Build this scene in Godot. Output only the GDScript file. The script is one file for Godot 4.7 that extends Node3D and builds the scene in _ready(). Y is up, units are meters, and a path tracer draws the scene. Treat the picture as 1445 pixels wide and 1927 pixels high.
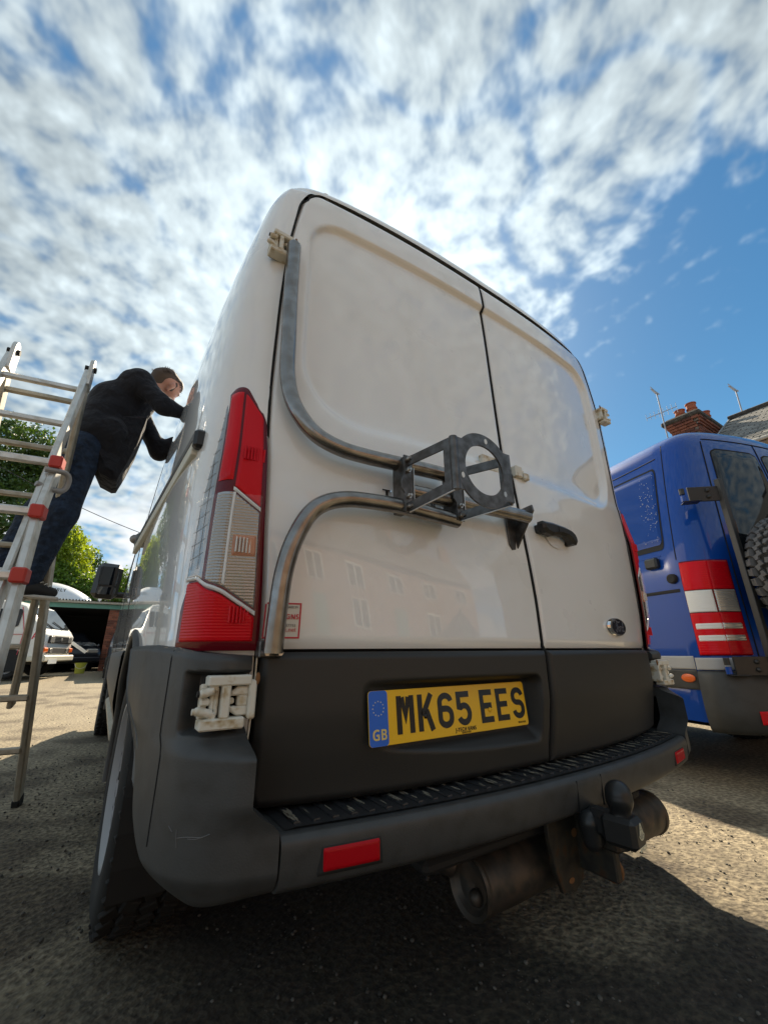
extends Node3D

class MB:
	var v := PackedVector3Array()
	var n := PackedVector3Array()
	var c := PackedColorArray()
	var ix := PackedInt32Array()
	var col := Color(1, 1, 1)
	func vert(p: Vector3, nn: Vector3) -> int:
		v.append(p); n.append(nn if nn.length_squared() > 0.25 else Vector3.UP); c.append(col)
		return v.size() - 1
	func tri(a: int, b: int, d: int) -> void:
		var g: Vector3 = (v[d] - v[a]).cross(v[b] - v[a])
		if g.dot(n[a] + n[b] + n[d]) >= 0.0:
			ix.append(a); ix.append(b); ix.append(d)
		else:
			ix.append(a); ix.append(d); ix.append(b)
	func face(pts: Array, nn: Vector3) -> void:
		var s := v.size()
		for p in pts:
			vert(p, nn)
		for k in range(1, pts.size() - 1):
			tri(s, s + k, s + k + 1)
	func quad(a: Vector3, b: Vector3, d: Vector3, e: Vector3, out: Vector3) -> void:
		var nn := (b - a).cross(e - a)
		if nn.length_squared() < 1e-16:
			nn = (d - b).cross(e - b)
		nn = nn.normalized()
		if nn.dot(out) < 0.0:
			nn = -nn
		face([a, b, d, e], nn)
	# box with chamfered edges
	func box(ce: Vector3, size: Vector3, b := Basis.IDENTITY, bev := 0.0) -> void:
		var h := size * 0.5
		var e := minf(bev, minf(h.x, minf(h.y, h.z)) * 0.9)
		var f := func(p: Vector3) -> Vector3: return ce + b * p
		for ax in 3:
			var u := (ax + 1) % 3
			var w := (ax + 2) % 3
			for s in [-1.0, 1.0]:
				var q := []
				for k in [[-1, -1], [1, -1], [1, 1], [-1, 1]]:
					var p := Vector3.ZERO
					p[ax] = s * h[ax]; p[u] = k[0] * (h[u] - e); p[w] = k[1] * (h[w] - e)
					q.append(f.call(p))
				var nn := Vector3.ZERO
				nn[ax] = s
				face(q, (b * nn).normalized())
		if e <= 0.0:
			return
		for ax in 3:
			var u := (ax + 1) % 3
			var w := (ax + 2) % 3
			for su in [-1.0, 1.0]:
				for sw in [-1.0, 1.0]:
					var q := []
					for k in [[-1, 0], [1, 0], [1, 1], [-1, 1]]:
						var p := Vector3.ZERO
						p[ax] = k[0] * (h[ax] - e)
						p[u] = su * (h[u] - (e if k[1] == 1 else 0.0))
						p[w] = sw * (h[w] - (0.0 if k[1] == 1 else e))
						q.append(f.call(p))
					var nn := Vector3.ZERO
					nn[u] = su; nn[w] = sw
					face(q, (b * nn).normalized())
		for sx in [-1.0, 1.0]:
			for sy in [-1.0, 1.0]:
				for sz in [-1.0, 1.0]:
					var s := Vector3(sx, sy, sz)
					var q := []
					for ax in 3:
						var p := s * (h - Vector3(e, e, e))
						p[ax] = s[ax] * h[ax]
						q.append(f.call(p))
					face(q, (b * s).normalized())
	# smooth grid from a function of two parameters
	func grid(nu: int, nv: int, fn: Callable, hint: Vector3, closed := false) -> void:
		var s := v.size()
		var P := PackedVector3Array()
		for i in nu + 1:
			for j in nv + 1:
				P.append(fn.call(float(i) / nu, float(j) / nv))
		var w := nv + 1
		var N := PackedVector3Array()
		var acc := Vector3.ZERO
		for i in nu + 1:
			for j in nv + 1:
				var i0 := maxi(i - 1, 0)
				var i1 := mini(i + 1, nu)
				if closed:
					i0 = (i - 1 + nu) % nu
					i1 = (i + 1) % nu
				var du := P[i1 * w + j] - P[i0 * w + j]
				var dv := P[i * w + mini(j + 1, nv)] - P[i * w + maxi(j - 1, 0)]
				var nn := du.cross(dv)
				if nn.length_squared() < 1e-18:
					var jj := clampi(j, 1, nv - 1)
					nn = (P[i1 * w + jj] - P[i0 * w + jj]).cross(P[i * w + mini(jj + 1, nv)] - P[i * w + jj - 1])
				nn = nn.normalized()
				N.append(nn)
				acc += nn
		var mid := (nu / 2) * w + nv / 2
		var sg := 1.0 if N[mid].dot(hint) >= 0.0 else -1.0
		for k in P.size():
			vert(P[k], N[k] * sg)
		for i in nu:
			for j in nv:
				var a := s + i * w + j
				tri(a, a + 1, a + w + 1)
				tri(a, a + w + 1, a + w)
	func tube(pts: Array, r, seg := 10, cap := true) -> void:
		var m := pts.size()
		var rings := []
		var t0: Vector3 = (pts[1] - pts[0]).normalized()
		var up := Vector3.UP if absf(t0.y) < 0.9 else Vector3.RIGHT
		var a := t0.cross(up).normalized()
		for k in m:
			var t: Vector3
			if k == 0: t = pts[1] - pts[0]
			elif k == m - 1: t = pts[k] - pts[k - 1]
			else: t = (pts[k] - pts[k - 1]).normalized() + (pts[k + 1] - pts[k]).normalized()
			t = t.normalized()
			a = (a - t * a.dot(t)).normalized()
			var bb := t.cross(a)
			var rr: float = r[k] if r is Array else r
			var s := v.size()
			for q in seg + 1:
				var an := TAU * q / seg
				var d := a * cos(an) + bb * sin(an)
				vert(pts[k] + d * rr, d)
			rings.append(s)
			if cap and (k == 0 or k == m - 1):
				var q := []
				for z in seg:
					q.append(v[s + z])
				face(q, -t if k == 0 else t)
		for k in m - 1:
			for q in seg:
				var x: int = rings[k] + q
				var y: int = rings[k + 1] + q
				tri(x, x + 1, y + 1)
				tri(x, y + 1, y)
	# profile of (radius, height) turned about local y
	func lathe(pr: Array, seg: int, xf := Transform3D.IDENTITY, smooth := false) -> void:
		for k in pr.size() - 1:
			var p: Vector2 = pr[k]
			var q: Vector2 = pr[k + 1]
			var t := q - p
			if t.length() < 1e-7: continue
			var s := v.size()
			for z in 2:
				var e: Vector2 = p if z == 0 else q
				var tt := t.normalized()
				if smooth:
					if z == 0 and k > 0: tt = (tt + (p - pr[k - 1]).normalized()).normalized()
					if z == 1 and k < pr.size() - 2: tt = (tt + (pr[k + 2] - q).normalized()).normalized()
				for i in seg + 1:
					var an := TAU * i / seg
					var d := Vector3(cos(an), 0, sin(an))
					vert(xf * (d * e.x + Vector3(0, e.y, 0)), (xf.basis * (d * tt.y + Vector3(0, -tt.x, 0))).normalized())
			for i in seg:
				var a := s + i
				tri(a, a + 1, a + seg + 2)
				tri(a, a + seg + 2, a + seg + 1)
	# outline in local xy with a thickness from z = 0 to depth, front edge chamfered
	func plate(poly: PackedVector2Array, depth: float, xf: Transform3D, bev := 0.0) -> void:
		var m := poly.size()
		var area := 0.0
		for k in m:
			area += poly[k].cross(poly[(k + 1) % m])
		if area < 0.0:
			poly = poly.duplicate(); poly.reverse()
		var front := PackedVector2Array()
		for k in m:
			var e0 := (poly[k] - poly[(k + m - 1) % m]).normalized()
			var e1 := (poly[(k + 1) % m] - poly[k]).normalized()
			var nn := Vector2(-e0.y - e1.y, e0.x + e1.x)
			var l := maxf(nn.length_squared() * 0.5, 0.3)
			front.append(poly[k] + nn * (bev / l))
		var ti := Geometry2D.triangulate_polygon(poly)
		for z in 2:
			var s := v.size()
			var nn := (xf.basis * Vector3(0, 0, 1 if z == 1 else -1)).normalized()
			for k in m:
				var p: Vector2 = front[k] if z == 1 else poly[k]
				vert(xf * Vector3(p.x, p.y, depth if z == 1 else 0.0), nn)
			for k in range(0, ti.size(), 3):
				tri(s + ti[k], s + ti[k + 1], s + ti[k + 2])
		for k in m:
			var a := poly[k]
			var b := poly[(k + 1) % m]
			var fa := front[k]
			var fb := front[(k + 1) % m]
			var o := (xf.basis * Vector3(b.y - a.y, a.x - b.x, 0)).normalized()
			var zz := depth - bev
			quad(xf * Vector3(a.x, a.y, 0), xf * Vector3(b.x, b.y, 0), xf * Vector3(b.x, b.y, zz), xf * Vector3(a.x, a.y, zz), o)
			if bev > 0.0:
				quad(xf * Vector3(a.x, a.y, zz), xf * Vector3(b.x, b.y, zz), xf * Vector3(fb.x, fb.y, depth), xf * Vector3(fa.x, fa.y, depth), o)
	func ball(ce: Vector3, r: Vector3, seg := 12, b := Basis.IDENTITY) -> void:
		var rings := seg / 2 + 1
		var s := v.size()
		for i in rings + 1:
			var th := PI * i / rings
			for j in seg + 1:
				var ph := TAU * j / seg
				var d := Vector3(sin(th) * cos(ph), cos(th), sin(th) * sin(ph))
				vert(ce + b * (d * r), (b * (d / r)).normalized())
		for i in rings:
			for j in seg:
				var a := s + i * (seg + 1) + j
				if i > 0: tri(a, a + 1, a + seg + 1)
				if i < rings - 1: tri(a + 1, a + seg + 2, a + seg + 1)
	func mesh() -> ArrayMesh:
		var arr := []
		arr.resize(Mesh.ARRAY_MAX)
		arr[Mesh.ARRAY_VERTEX] = v
		arr[Mesh.ARRAY_NORMAL] = n
		arr[Mesh.ARRAY_COLOR] = c
		arr[Mesh.ARRAY_INDEX] = ix
		var m := ArrayMesh.new()
		m.add_surface_from_arrays(Mesh.PRIMITIVE_TRIANGLES, arr)
		return m

var names := {}
var M := {}
var rng := RandomNumberGenerator.new()

func numbered(s: String, parent: Node) -> String:
	var key := "%d/%s" % [parent.get_instance_id(), s]
	var k: int = names.get(key, 0)
	names[key] = k + 1
	return s if k == 0 else "%s_%03d" % [s, k]

func put(o: Node3D, called: String, parent: Node = self) -> Node3D:
	o.name = numbered(called, parent)
	parent.add_child(o, true)
	return o

func build(called: String, mb: MB, mat: Material, parent: Node = self) -> MeshInstance3D:
	var o := MeshInstance3D.new()
	o.mesh = mb.mesh()
	o.material_override = mat
	put(o, called, parent)
	return o

func tag(o: Node, label: String, category: String, group := "", kind := "") -> Node:
	if label: o.set_meta("label", label)
	if category: o.set_meta("category", category)
	if group: o.set_meta("group", group)
	if kind: o.set_meta("kind", kind)
	return o

func thing(called: String, label: String, category: String, at := Vector3.ZERO, turn := 0.0, group := "") -> Node3D:
	var o := Node3D.new()
	put(o, called)
	o.position = at
	o.rotation.y = turn
	tag(o, label, category, group)
	return o

func structure(o: Node) -> Node:
	o.set_meta("kind", "structure")
	return o

func lin(r: float, g: float, b: float) -> Color:
	return Color(r, g, b).linear_to_srgb()

func mat(called: String, r: float, g: float, b: float, rough := 0.5, metal := 0.0) -> StandardMaterial3D:
	var m := StandardMaterial3D.new()
	m.resource_name = called
	m.albedo_color = lin(r, g, b)
	m.roughness = rough
	m.metallic = metal
	M[called] = m
	return m

func noise_tex(seed_: int, freq: float, size := 256, oct := 4, kind := FastNoiseLite.TYPE_SIMPLEX_SMOOTH, lo := 0.0, hi := 1.0, ramp: Gradient = null) -> NoiseTexture2D:
	var f := FastNoiseLite.new()
	f.seed = seed_
	f.noise_type = kind
	f.frequency = freq
	f.fractal_octaves = oct
	var t := NoiseTexture2D.new()
	t.width = size; t.height = size
	t.seamless = true
	t.seamless_blend_skirt = 0.2
	t.noise = f
	if ramp == null:
		ramp = Gradient.new()
		ramp.set_color(0, Color(lo, lo, lo)); ramp.set_color(1, Color(hi, hi, hi))
	t.color_ramp = ramp
	return t

func grad(stops: Array) -> Gradient:
	var g := Gradient.new()
	var off := PackedFloat32Array()
	var cs := PackedColorArray()
	for s in stops:
		off.append(s[0]); cs.append(s[1])
	g.offsets = off
	g.colors = cs
	return g

func tri(m: StandardMaterial3D, scale: float, world := true) -> void:
	m.uv1_triplanar = true
	m.uv1_world_triplanar = world
	m.uv1_scale = Vector3.ONE * scale

func sstep(a: float, b: float, x: float) -> float:
	var t := clampf((x - a) / (b - a), 0.0, 1.0)
	return t * t * (3.0 - 2.0 * t)

# smooth interpolation through a table of [x, y]
func table(t: Array, x: float) -> float:
	if x <= t[0][0]: return t[0][1]
	var m := t.size()
	if x >= t[m - 1][0]: return t[m - 1][1]
	for k in m - 1:
		if x < t[k + 1][0]:
			var x0: float = t[k][0]
			var x1: float = t[k + 1][0]
			var y0: float = t[k][1]
			var y1: float = t[k + 1][1]
			var h := x1 - x0
			var d := (y1 - y0) / h
			var m0 := d
			var m1 := d
			if k > 0:
				var dp: float = (y0 - t[k - 1][1]) / (x0 - t[k - 1][0])
				m0 = 0.0 if dp * d <= 0.0 else 2.0 * dp * d / (dp + d)
			if k < m - 2:
				var dn: float = (t[k + 2][1] - y1) / (t[k + 2][0] - x1)
				m1 = 0.0 if dn * d <= 0.0 else 2.0 * dn * d / (dn + d)
			var s := (x - x0) / h
			return (2 * s * s * s - 3 * s * s + 1) * y0 + (s * s * s - 2 * s * s + s) * h * m0 + (3 * s * s - 2 * s * s * s) * y1 + (s * s * s - s * s) * h * m1
	return 0.0

func spline(pts: Array, per := 8) -> Array:
	var o := []
	for k in pts.size() - 1:
		var p0: Vector3 = pts[maxi(k - 1, 0)]
		var p1: Vector3 = pts[k]
		var p2: Vector3 = pts[k + 1]
		var p3: Vector3 = pts[mini(k + 2, pts.size() - 1)]
		for s in per:
			o.append(p1.cubic_interpolate(p2, p0, p3, float(s) / per))
	o.append(pts[pts.size() - 1])
	return o

func round_rect(w: float, h: float, r: float, seg := 4) -> PackedVector2Array:
	var o := PackedVector2Array()
	for k in 4:
		var cx := (w / 2 - r) * (1 if k == 0 or k == 3 else -1)
		var cy := (h / 2 - r) * (1 if k < 2 else -1)
		for s in seg + 1:
			var a := PI / 2 * (k + float(s) / seg)
			o.append(Vector2(cx + cos(a) * r, cy + sin(a) * r))
	return o

func text(parent: Node, called: String, s: String, height: float, m: Material, xf: Transform3D, bold := true, font := "Droid Sans", depth := 0.0006) -> MeshInstance3D:
	var f := SystemFont.new()
	f.font_names = PackedStringArray([font])
	f.font_weight = 700 if bold else 400
	var t := TextMesh.new()
	t.font = f
	t.text = s
	t.font_size = 64
	t.pixel_size = height / 46.0
	t.depth = depth
	t.curve_step = 2.0
	t.material = m
	var o := MeshInstance3D.new()
	o.mesh = t
	put(o, called, parent)
	o.transform = xf
	return o

# body surfaces: distance fields of tapered capsules joined smoothly, meshed as surface nets
func nets(mb: MB, bones: Array, cell: float, k: float) -> void:
	var lo := Vector3.ONE * 1e9
	var hi := -lo
	for b in bones:
		var r := maxf(b[2], b[3]) + 3.0 * k + 2 * cell
		for q in 2:
			lo = lo.min(b[q] - Vector3.ONE * r)
			hi = hi.max(b[q] + Vector3.ONE * r)
	var d := Vector3i(((hi - lo) / cell).ceil()) + Vector3i(2, 2, 2)
	var F := PackedFloat32Array()
	F.resize(d.x * d.y * d.z)
	for b in bones:
		var a: Vector3 = b[0]
		var e: Vector3 = b[1] - a
		var l2 := maxf(e.length_squared(), 1e-9)
		var r0: float = b[2]
		var r1: float = b[3]
		var sq: Vector3 = b[4] if b.size() > 4 else Vector3.ONE
		var m := maxf(r0, r1) + 3.0 * k + 2 * cell
		var c0 := Vector3i(((a.min(b[1]) - Vector3.ONE * m - lo) / cell).floor()).clamp(Vector3i.ZERO, d - Vector3i.ONE)
		var c1 := Vector3i(((a.max(b[1]) + Vector3.ONE * m - lo) / cell).ceil()).clamp(Vector3i.ZERO, d - Vector3i.ONE)
		for z in range(c0.z, c1.z + 1):
			for y in range(c0.y, c1.y + 1):
				var row := (z * d.y + y) * d.x
				for x in range(c0.x, c1.x + 1):
					var p := lo + Vector3(x, y, z) * cell - a
					var t := clampf(p.dot(e) / l2, 0.0, 1.0)
					var dist := ((p - e * t) * sq).length() - (r0 + (r1 - r0) * t)
					if dist < m: F[row + x] += exp(-dist / k)
	var id := {}
	var g := func(x: int, y: int, z: int) -> float:
		var s := F[(z * d.y + y) * d.x + x]
		return 1.0 if s < 1e-9 else -k * log(s)
	for z in d.z - 1:
		for y in d.y - 1:
			for x in d.x - 1:
				var base := (z * d.y + y) * d.x + x
				# quick reject
				var s0 := F[base] >= 1.0
				var s7 := F[base + d.x * d.y + d.x + 1] >= 1.0
				var same := true
				if s0 != s7: same = false
				else:
					for q in [1, d.x, d.x + 1, d.x * d.y, d.x * d.y + 1, d.x * d.y + d.x]:
						if (F[base + q] >= 1.0) != s0:
							same = false
							break
				if same: continue
				var val := []
				for q in 8:
					val.append(g.call(x + (q & 1), y + ((q >> 1) & 1), z + ((q >> 2) & 1)))
				var su := Vector3.ZERO
				var cnt := 0
				for q in 8:
					for ax in 3:
						var q2 := q | (1 << ax)
						if q2 == q: continue
						var va: float = val[q]
						var vb: float = val[q2]
						if (va < 0.0) != (vb < 0.0):
							var t := va / (va - vb)
							var p := Vector3(q & 1, (q >> 1) & 1, (q >> 2) & 1)
							p[ax] += t
							su += p
							cnt += 1
				var gr := Vector3(val[1] + val[3] + val[5] + val[7] - val[0] - val[2] - val[4] - val[6], val[2] + val[3] + val[6] + val[7] - val[0] - val[1] - val[4] - val[5], val[4] + val[5] + val[6] + val[7] - val[0] - val[1] - val[2] - val[3])
				id[Vector3i(x, y, z)] = mb.vert(lo + (Vector3(x, y, z) + su / maxi(cnt, 1)) * cell, gr.normalized())
	for key in id:
		for ax in 3:
			var st := Vector3i.ZERO
			st[ax] = 1
			var v0: float = F[(key.z * d.y + key.y) * d.x + key.x]
			var p2: Vector3i = key + st
			var v1: float = F[(p2.z * d.y + p2.y) * d.x + p2.x]
			if (v0 >= 1.0) == (v1 >= 1.0): continue
			var u := Vector3i.ZERO
			var w := Vector3i.ZERO
			u[(ax + 1) % 3] = 1
			w[(ax + 2) % 3] = 1
			if id.has(key - u) and id.has(key - w) and id.has(key - u - w):
				mb.tri(id[key], id[key - u], id[key - u - w])
				mb.tri(id[key], id[key - u - w], id[key - w])

func _ready() -> void:
	rng.seed = 7
	var cam := Camera3D.new()
	cam.name = "camera"
	cam.position = Vector3(-1.105, 0.781, 0.818)
	cam.rotation_order = EULER_ORDER_YXZ
	cam.rotation_degrees = Vector3(19.083, -33.322, -0.462)
	cam.fov = 103.13
	cam.keep_aspect = Camera3D.KEEP_HEIGHT
	cam.near = 0.05
	cam.far = 900.0
	add_child(cam)
	cam.make_current()
	var env := Environment.new()
	env.background_mode = Environment.BG_SKY
	env.sky = Sky.new()
	env.sky.sky_material = sky_panorama()
	env.tonemap_mode = Environment.TONE_MAPPER_LINEAR
	env.tonemap_exposure = 2.15
	env.sdfgi_enabled = true
	env.ssao_enabled = true
	env.ssil_enabled = true
	var we := WorldEnvironment.new()
	we.name = "world"
	we.environment = env
	add_child(we)
	var sun := DirectionalLight3D.new()
	sun.name = "sun"
	add_child(sun)
	sun.look_at_from_position(SUN * 10.0, Vector3.ZERO)
	sun.light_color = Color(1.0, 0.93, 0.82)
	sun.light_energy = 1.5
	sun.light_angular_distance = 0.5
	sun.shadow_enabled = true
	materials()
	ground()
	houses_right()
	garage_side()
	street_behind()
	trees()
	white_van()
	blue_van()
	ladder()
	person()
	background_vehicles()
	small_things()

var SUN := Vector3(sin(deg_to_rad(31.0)) * cos(deg_to_rad(38.0)), sin(deg_to_rad(38.0)), -cos(deg_to_rad(31.0)) * cos(deg_to_rad(38.0)))

func sky_panorama() -> PanoramaSkyMaterial:
	var W := 2048
	var H := 1024
	var data := PackedFloat32Array()
	data.resize(W * H * 3)
	var nb := FastNoiseLite.new()
	nb.seed = 11; nb.noise_type = FastNoiseLite.TYPE_SIMPLEX_SMOOTH; nb.frequency = 1.0; nb.fractal_octaves = 3
	var nc := FastNoiseLite.new()
	nc.seed = 23; nc.noise_type = FastNoiseLite.TYPE_SIMPLEX_SMOOTH; nc.frequency = 11.0; nc.fractal_octaves = 4; nc.fractal_gain = 0.55
	var nr := FastNoiseLite.new()
	nr.seed = 5; nr.noise_type = FastNoiseLite.TYPE_SIMPLEX_SMOOTH; nr.frequency = 1.5; nr.fractal_octaves = 3
	var nl := FastNoiseLite.new()
	nl.seed = 41; nl.noise_type = FastNoiseLite.TYPE_SIMPLEX_SMOOTH; nl.frequency = 2.2; nl.fractal_octaves = 4
	var clear_dir := Vector3(sin(deg_to_rad(84.0)) * cos(deg_to_rad(17.0)), sin(deg_to_rad(17.0)), -cos(deg_to_rad(84.0)) * cos(deg_to_rad(17.0)))
	for j in H:
		var el := PI / 2 - PI * (j + 0.5) / H
		var y := sin(el)
		var ce := cos(el)
		for i in W:
			var o := (j * W + i) * 3
			if y < -0.02:
				data[o] = 0.30; data[o + 1] = 0.29; data[o + 2] = 0.27
				continue
			var az := TAU * (i + 0.5) / W
			var d := Vector3(sin(az) * ce, y, -cos(az) * ce)
			var sd := d.dot(SUN)
			var near := maxf(sd, 0.0)
			var glow := pow(near, 8.0) * 0.24 + pow(near, 30.0) * 0.7
			var low := pow(1.0 - maxf(y, 0.0), 3.0)
			# clear air
			var r := lerpf(0.026, 0.15, low) + glow * 0.5
			var g := lerpf(0.100, 0.40, low) + glow * 0.5
			var b := lerpf(0.22, 0.64, low) + glow * 0.45
			# high layer of small broken clouds
			var q := Vector2(d.x, d.z) / (maxf(y, 0.0) + 0.13)
			var wx := nb.get_noise_2d(q.x * 1.3 + 7.0, q.y * 1.3)
			var wy := nb.get_noise_2d(q.x * 1.3, q.y * 1.3 + 19.0)
			var p := q + Vector2(wx, wy) * 0.05
			var big := nb.get_noise_2d(p.x * 0.8 + 3.0, p.y * 0.8 + 5.0)
			var cell := nc.get_noise_2d(p.x, p.y)
			var vein := absf(nr.get_noise_2d(p.x * 1.15 + 31.0, p.y * 1.15 + 8.0))
			var open := sstep(0.80, 0.985, d.dot(clear_dir))
			var dens := 0.80 + 0.33 * big + 0.55 * cell - 0.26 * (1.0 - sstep(0.0, 0.16, vein)) - 1.15 * open
			dens -= 0.35 * sstep(0.34, 0.12, y)
			var a := sstep(0.03, 0.90, dens)
			var thick := sstep(0.45, 1.15, dens + 0.25 * cell)
			var lum := lerpf(0.265, 0.170, thick * 0.8) + 0.25 * cell + glow * 0.75 + 0.05 * near * near
			r = lerpf(r, lum * 0.93, a * 0.95)
			g = lerpf(g, lum * 1.07, a * 0.95)
			b = lerpf(b, lum * 1.12, a * 0.95)
			# low heaped clouds
			if y < 0.42:
				var lc := nl.get_noise_3d(d.x * 1.7, y * 5.2, d.z * 1.7) + 0.12
				var la := sstep(0.02, 0.34, lc) * sstep(0.40, 0.20, y) * (1.0 - 0.92 * sstep(0.25, 0.75, open)) * 0.92
				var ll := 0.42 + 0.15 * lc + glow * 0.6
				r = lerpf(r, ll, la); g = lerpf(g, ll * 1.02, la); b = lerpf(b, ll * 1.03, la)
			data[o] = r; data[o + 1] = g; data[o + 2] = b
	var m := PanoramaSkyMaterial.new()
	m.panorama = ImageTexture.create_from_image(Image.create_from_data(W, H, false, Image.FORMAT_RGBF, data.to_byte_array()))
	return m

func materials() -> void:
	var m := mat("white_paint", 0.80, 0.805, 0.80, 0.32)
	m.clearcoat_enabled = true
	m.clearcoat = 1.0
	m.clearcoat_roughness = 0.02
	# road film on the paint
	m.roughness_texture = noise_tex(3, 0.012, 256, 4, FastNoiseLite.TYPE_SIMPLEX_SMOOTH, 0.8, 1.0)
	m.albedo_texture = noise_tex(8, 0.006, 512, 5, FastNoiseLite.TYPE_SIMPLEX_SMOOTH, 0.0, 1.0, grad([[0.0, Color(0.965, 0.96, 0.945)], [0.4, Color(0.995, 0.993, 0.988)], [1.0, Color(1, 1, 1)]]))
	tri(m, 0.9)
	m = mat("white_hinge", 0.66, 0.64, 0.56, 0.45)
	m.albedo_texture = noise_tex(18, 0.02, 256, 5, FastNoiseLite.TYPE_SIMPLEX_SMOOTH, 0.0, 1.0, grad([[0.0, Color(0.60, 0.46, 0.30)], [0.25, Color(0.86, 0.80, 0.70)], [0.5, Color(1, 1, 1)], [1.0, Color(1, 1, 1)]]))
	tri(m, 4.0)
	m = mat("rust_stain", 0.20, 0.09, 0.03, 0.8)
	var grain := noise_tex(5, 0.35, 256, 2)
	m = mat("cladding", 0.021, 0.021, 0.020, 0.5)
	m.heightmap_enabled = true
	m.heightmap_texture = grain
	m.heightmap_scale = 0.03
	tri(m, 9.0)
	var scuff := noise_tex(27, 0.011, 512, 5, FastNoiseLite.TYPE_SIMPLEX_SMOOTH, 0.0, 1.0, grad([[0.0, Color(0.78, 0.77, 0.75)], [0.5, Color(0.95, 0.95, 0.95)], [1.0, Color(1.0, 1.0, 1.0)]]))
	m = mat("bumper_plastic", 0.050, 0.052, 0.052, 0.5)
	m.albedo_texture = scuff
	m.heightmap_enabled = true
	m.heightmap_texture = grain
	m.heightmap_scale = 0.03
	tri(m, 3.0)
	m = mat("scratch", 0.11, 0.11, 0.108, 0.7)
	m = mat("tread_plastic", 0.030, 0.031, 0.033, 0.36)
	m.albedo_texture = noise_tex(33, 0.03, 512, 5, FastNoiseLite.TYPE_SIMPLEX_SMOOTH, 0.0, 1.0, grad([[0.0, Color(1, 1, 1)], [0.6, Color(1, 1, 1)], [0.72, Color(2.2, 2.0, 1.7)], [1.0, Color(2.6, 2.35, 1.9)]]))
	m.albedo_color = lin(0.030, 0.031, 0.033)
	tri(m, 2.0)
	mat("tread_dirt", 0.20, 0.175, 0.13, 0.95)
	mat("black_gap", 0.006, 0.006, 0.006, 0.9)
	mat("black_rubber", 0.012, 0.012, 0.012, 0.75)
	m = mat("tyre_rubber", 0.016, 0.016, 0.0155, 0.8)
	m.albedo_texture = noise_tex(55, 0.02, 256, 5, FastNoiseLite.TYPE_SIMPLEX_SMOOTH, 0.0, 1.0, grad([[0.0, Color(0.8, 0.8, 0.8)], [1.0, Color(1.0, 1.0, 0.98)]]))
	tri(m, 3.0)
	m = mat("dry_tyre_rubber", 0.115, 0.115, 0.118, 0.85)
	m = mat("raw_steel", 0.31, 0.305, 0.30, 0.28, 0.92)
	m.albedo_texture = noise_tex(61, 0.018, 512, 5, FastNoiseLite.TYPE_SIMPLEX_SMOOTH, 0.0, 1.0, grad([[0.0, Color(0.80, 0.75, 0.71)], [0.4, Color(0.88, 0.86, 0.84)], [0.6, Color(0.95, 0.94, 0.93)], [1.0, Color(1, 1, 1)]]))
	m.roughness_texture = noise_tex(62, 0.03, 256, 4, FastNoiseLite.TYPE_SIMPLEX_SMOOTH, 0.7, 1.0)
	tri(m, 2.2)
	m = mat("dark_steel", 0.19, 0.187, 0.187, 0.38, 0.8)
	m.albedo_texture = noise_tex(63, 0.03, 256, 5, FastNoiseLite.TYPE_SIMPLEX_SMOOTH, 0.0, 1.0, grad([[0.0, Color(0.6, 0.58, 0.55)], [1.0, Color(1, 1, 1)]]))
	tri(m, 4.0)
	mat("cut_edge", 0.62, 0.60, 0.57, 0.35, 0.9)
	mat("zinc", 0.55, 0.53, 0.5, 0.35, 1.0)
	mat("chrome", 0.82, 0.82, 0.82, 0.06, 1.0)
	m = mat("exhaust_steel", 0.125, 0.115, 0.103, 0.5, 0.5)
	m.albedo_texture = noise_tex(71, 0.014, 512, 5, FastNoiseLite.TYPE_SIMPLEX_SMOOTH, 0.0, 1.0, grad([[0.0, Color(0.42, 0.42, 0.42)], [0.45, Color(0.74, 0.73, 0.71)], [0.70, Color(0.95, 0.86, 0.78)], [1.0, Color(1.0, 0.90, 0.82)]]))
	tri(m, 2.0)
	m = mat("bracket_steel", 0.060, 0.058, 0.052, 0.6, 0.3)
	m.albedo_texture = noise_tex(73, 0.02, 256, 5, FastNoiseLite.TYPE_SIMPLEX_SMOOTH, 0.0, 1.0, grad([[0.0, Color(0.55, 0.55, 0.55)], [0.6, Color(0.85, 0.82, 0.75)], [0.82, Color(1.0, 0.78, 0.6)], [1.0, Color(1.0, 0.66, 0.4)]]))
	tri(m, 4.0)
	mat("soft_black", 0.014, 0.015, 0.016, 0.38)
	m = mat("red_lens", 0.60, 0.004, 0.012, 0.16)
	m.metallic_specular = 0.32
	m = mat("dark_red_lens", 0.11, 0.002, 0.008, 0.1)
	m.metallic_specular = 0.4
	mat("red_reflector", 0.42, 0.004, 0.010, 0.22).metallic_specular = 0.3
	mat("lamp_silver", 0.52, 0.50, 0.46, 0.25, 0.6)
	mat("lamp_amber", 0.50, 0.20, 0.10, 0.3)
	mat("lamp_mirror", 0.33, 0.32, 0.31, 0.14, 0.9)
	mat("lamp_white", 0.72, 0.74, 0.74, 0.25)
	m = mat("clear_lens", 0.9, 0.9, 0.88, 0.04)
	m.transparency = BaseMaterial3D.TRANSPARENCY_ALPHA
	m.metallic_specular = 0.25
	m.albedo_color.a = 0.05
	m = mat("red_glass", 0.6, 0.01, 0.02, 0.05)
	mat("plate_yellow", 0.86, 0.50, 0.012, 0.28)
	mat("plate_blue", 0.01, 0.13, 0.60, 0.3)
	mat("plate_black", 0.008, 0.008, 0.008, 0.25)
	mat("plate_gold", 0.72, 0.55, 0.18, 0.4)
	mat("star_pale", 0.65, 0.62, 0.45, 0.4)
	mat("sticker_white", 0.70, 0.68, 0.62, 0.35)
	mat("sticker_red", 0.55, 0.03, 0.055, 0.4)
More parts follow.
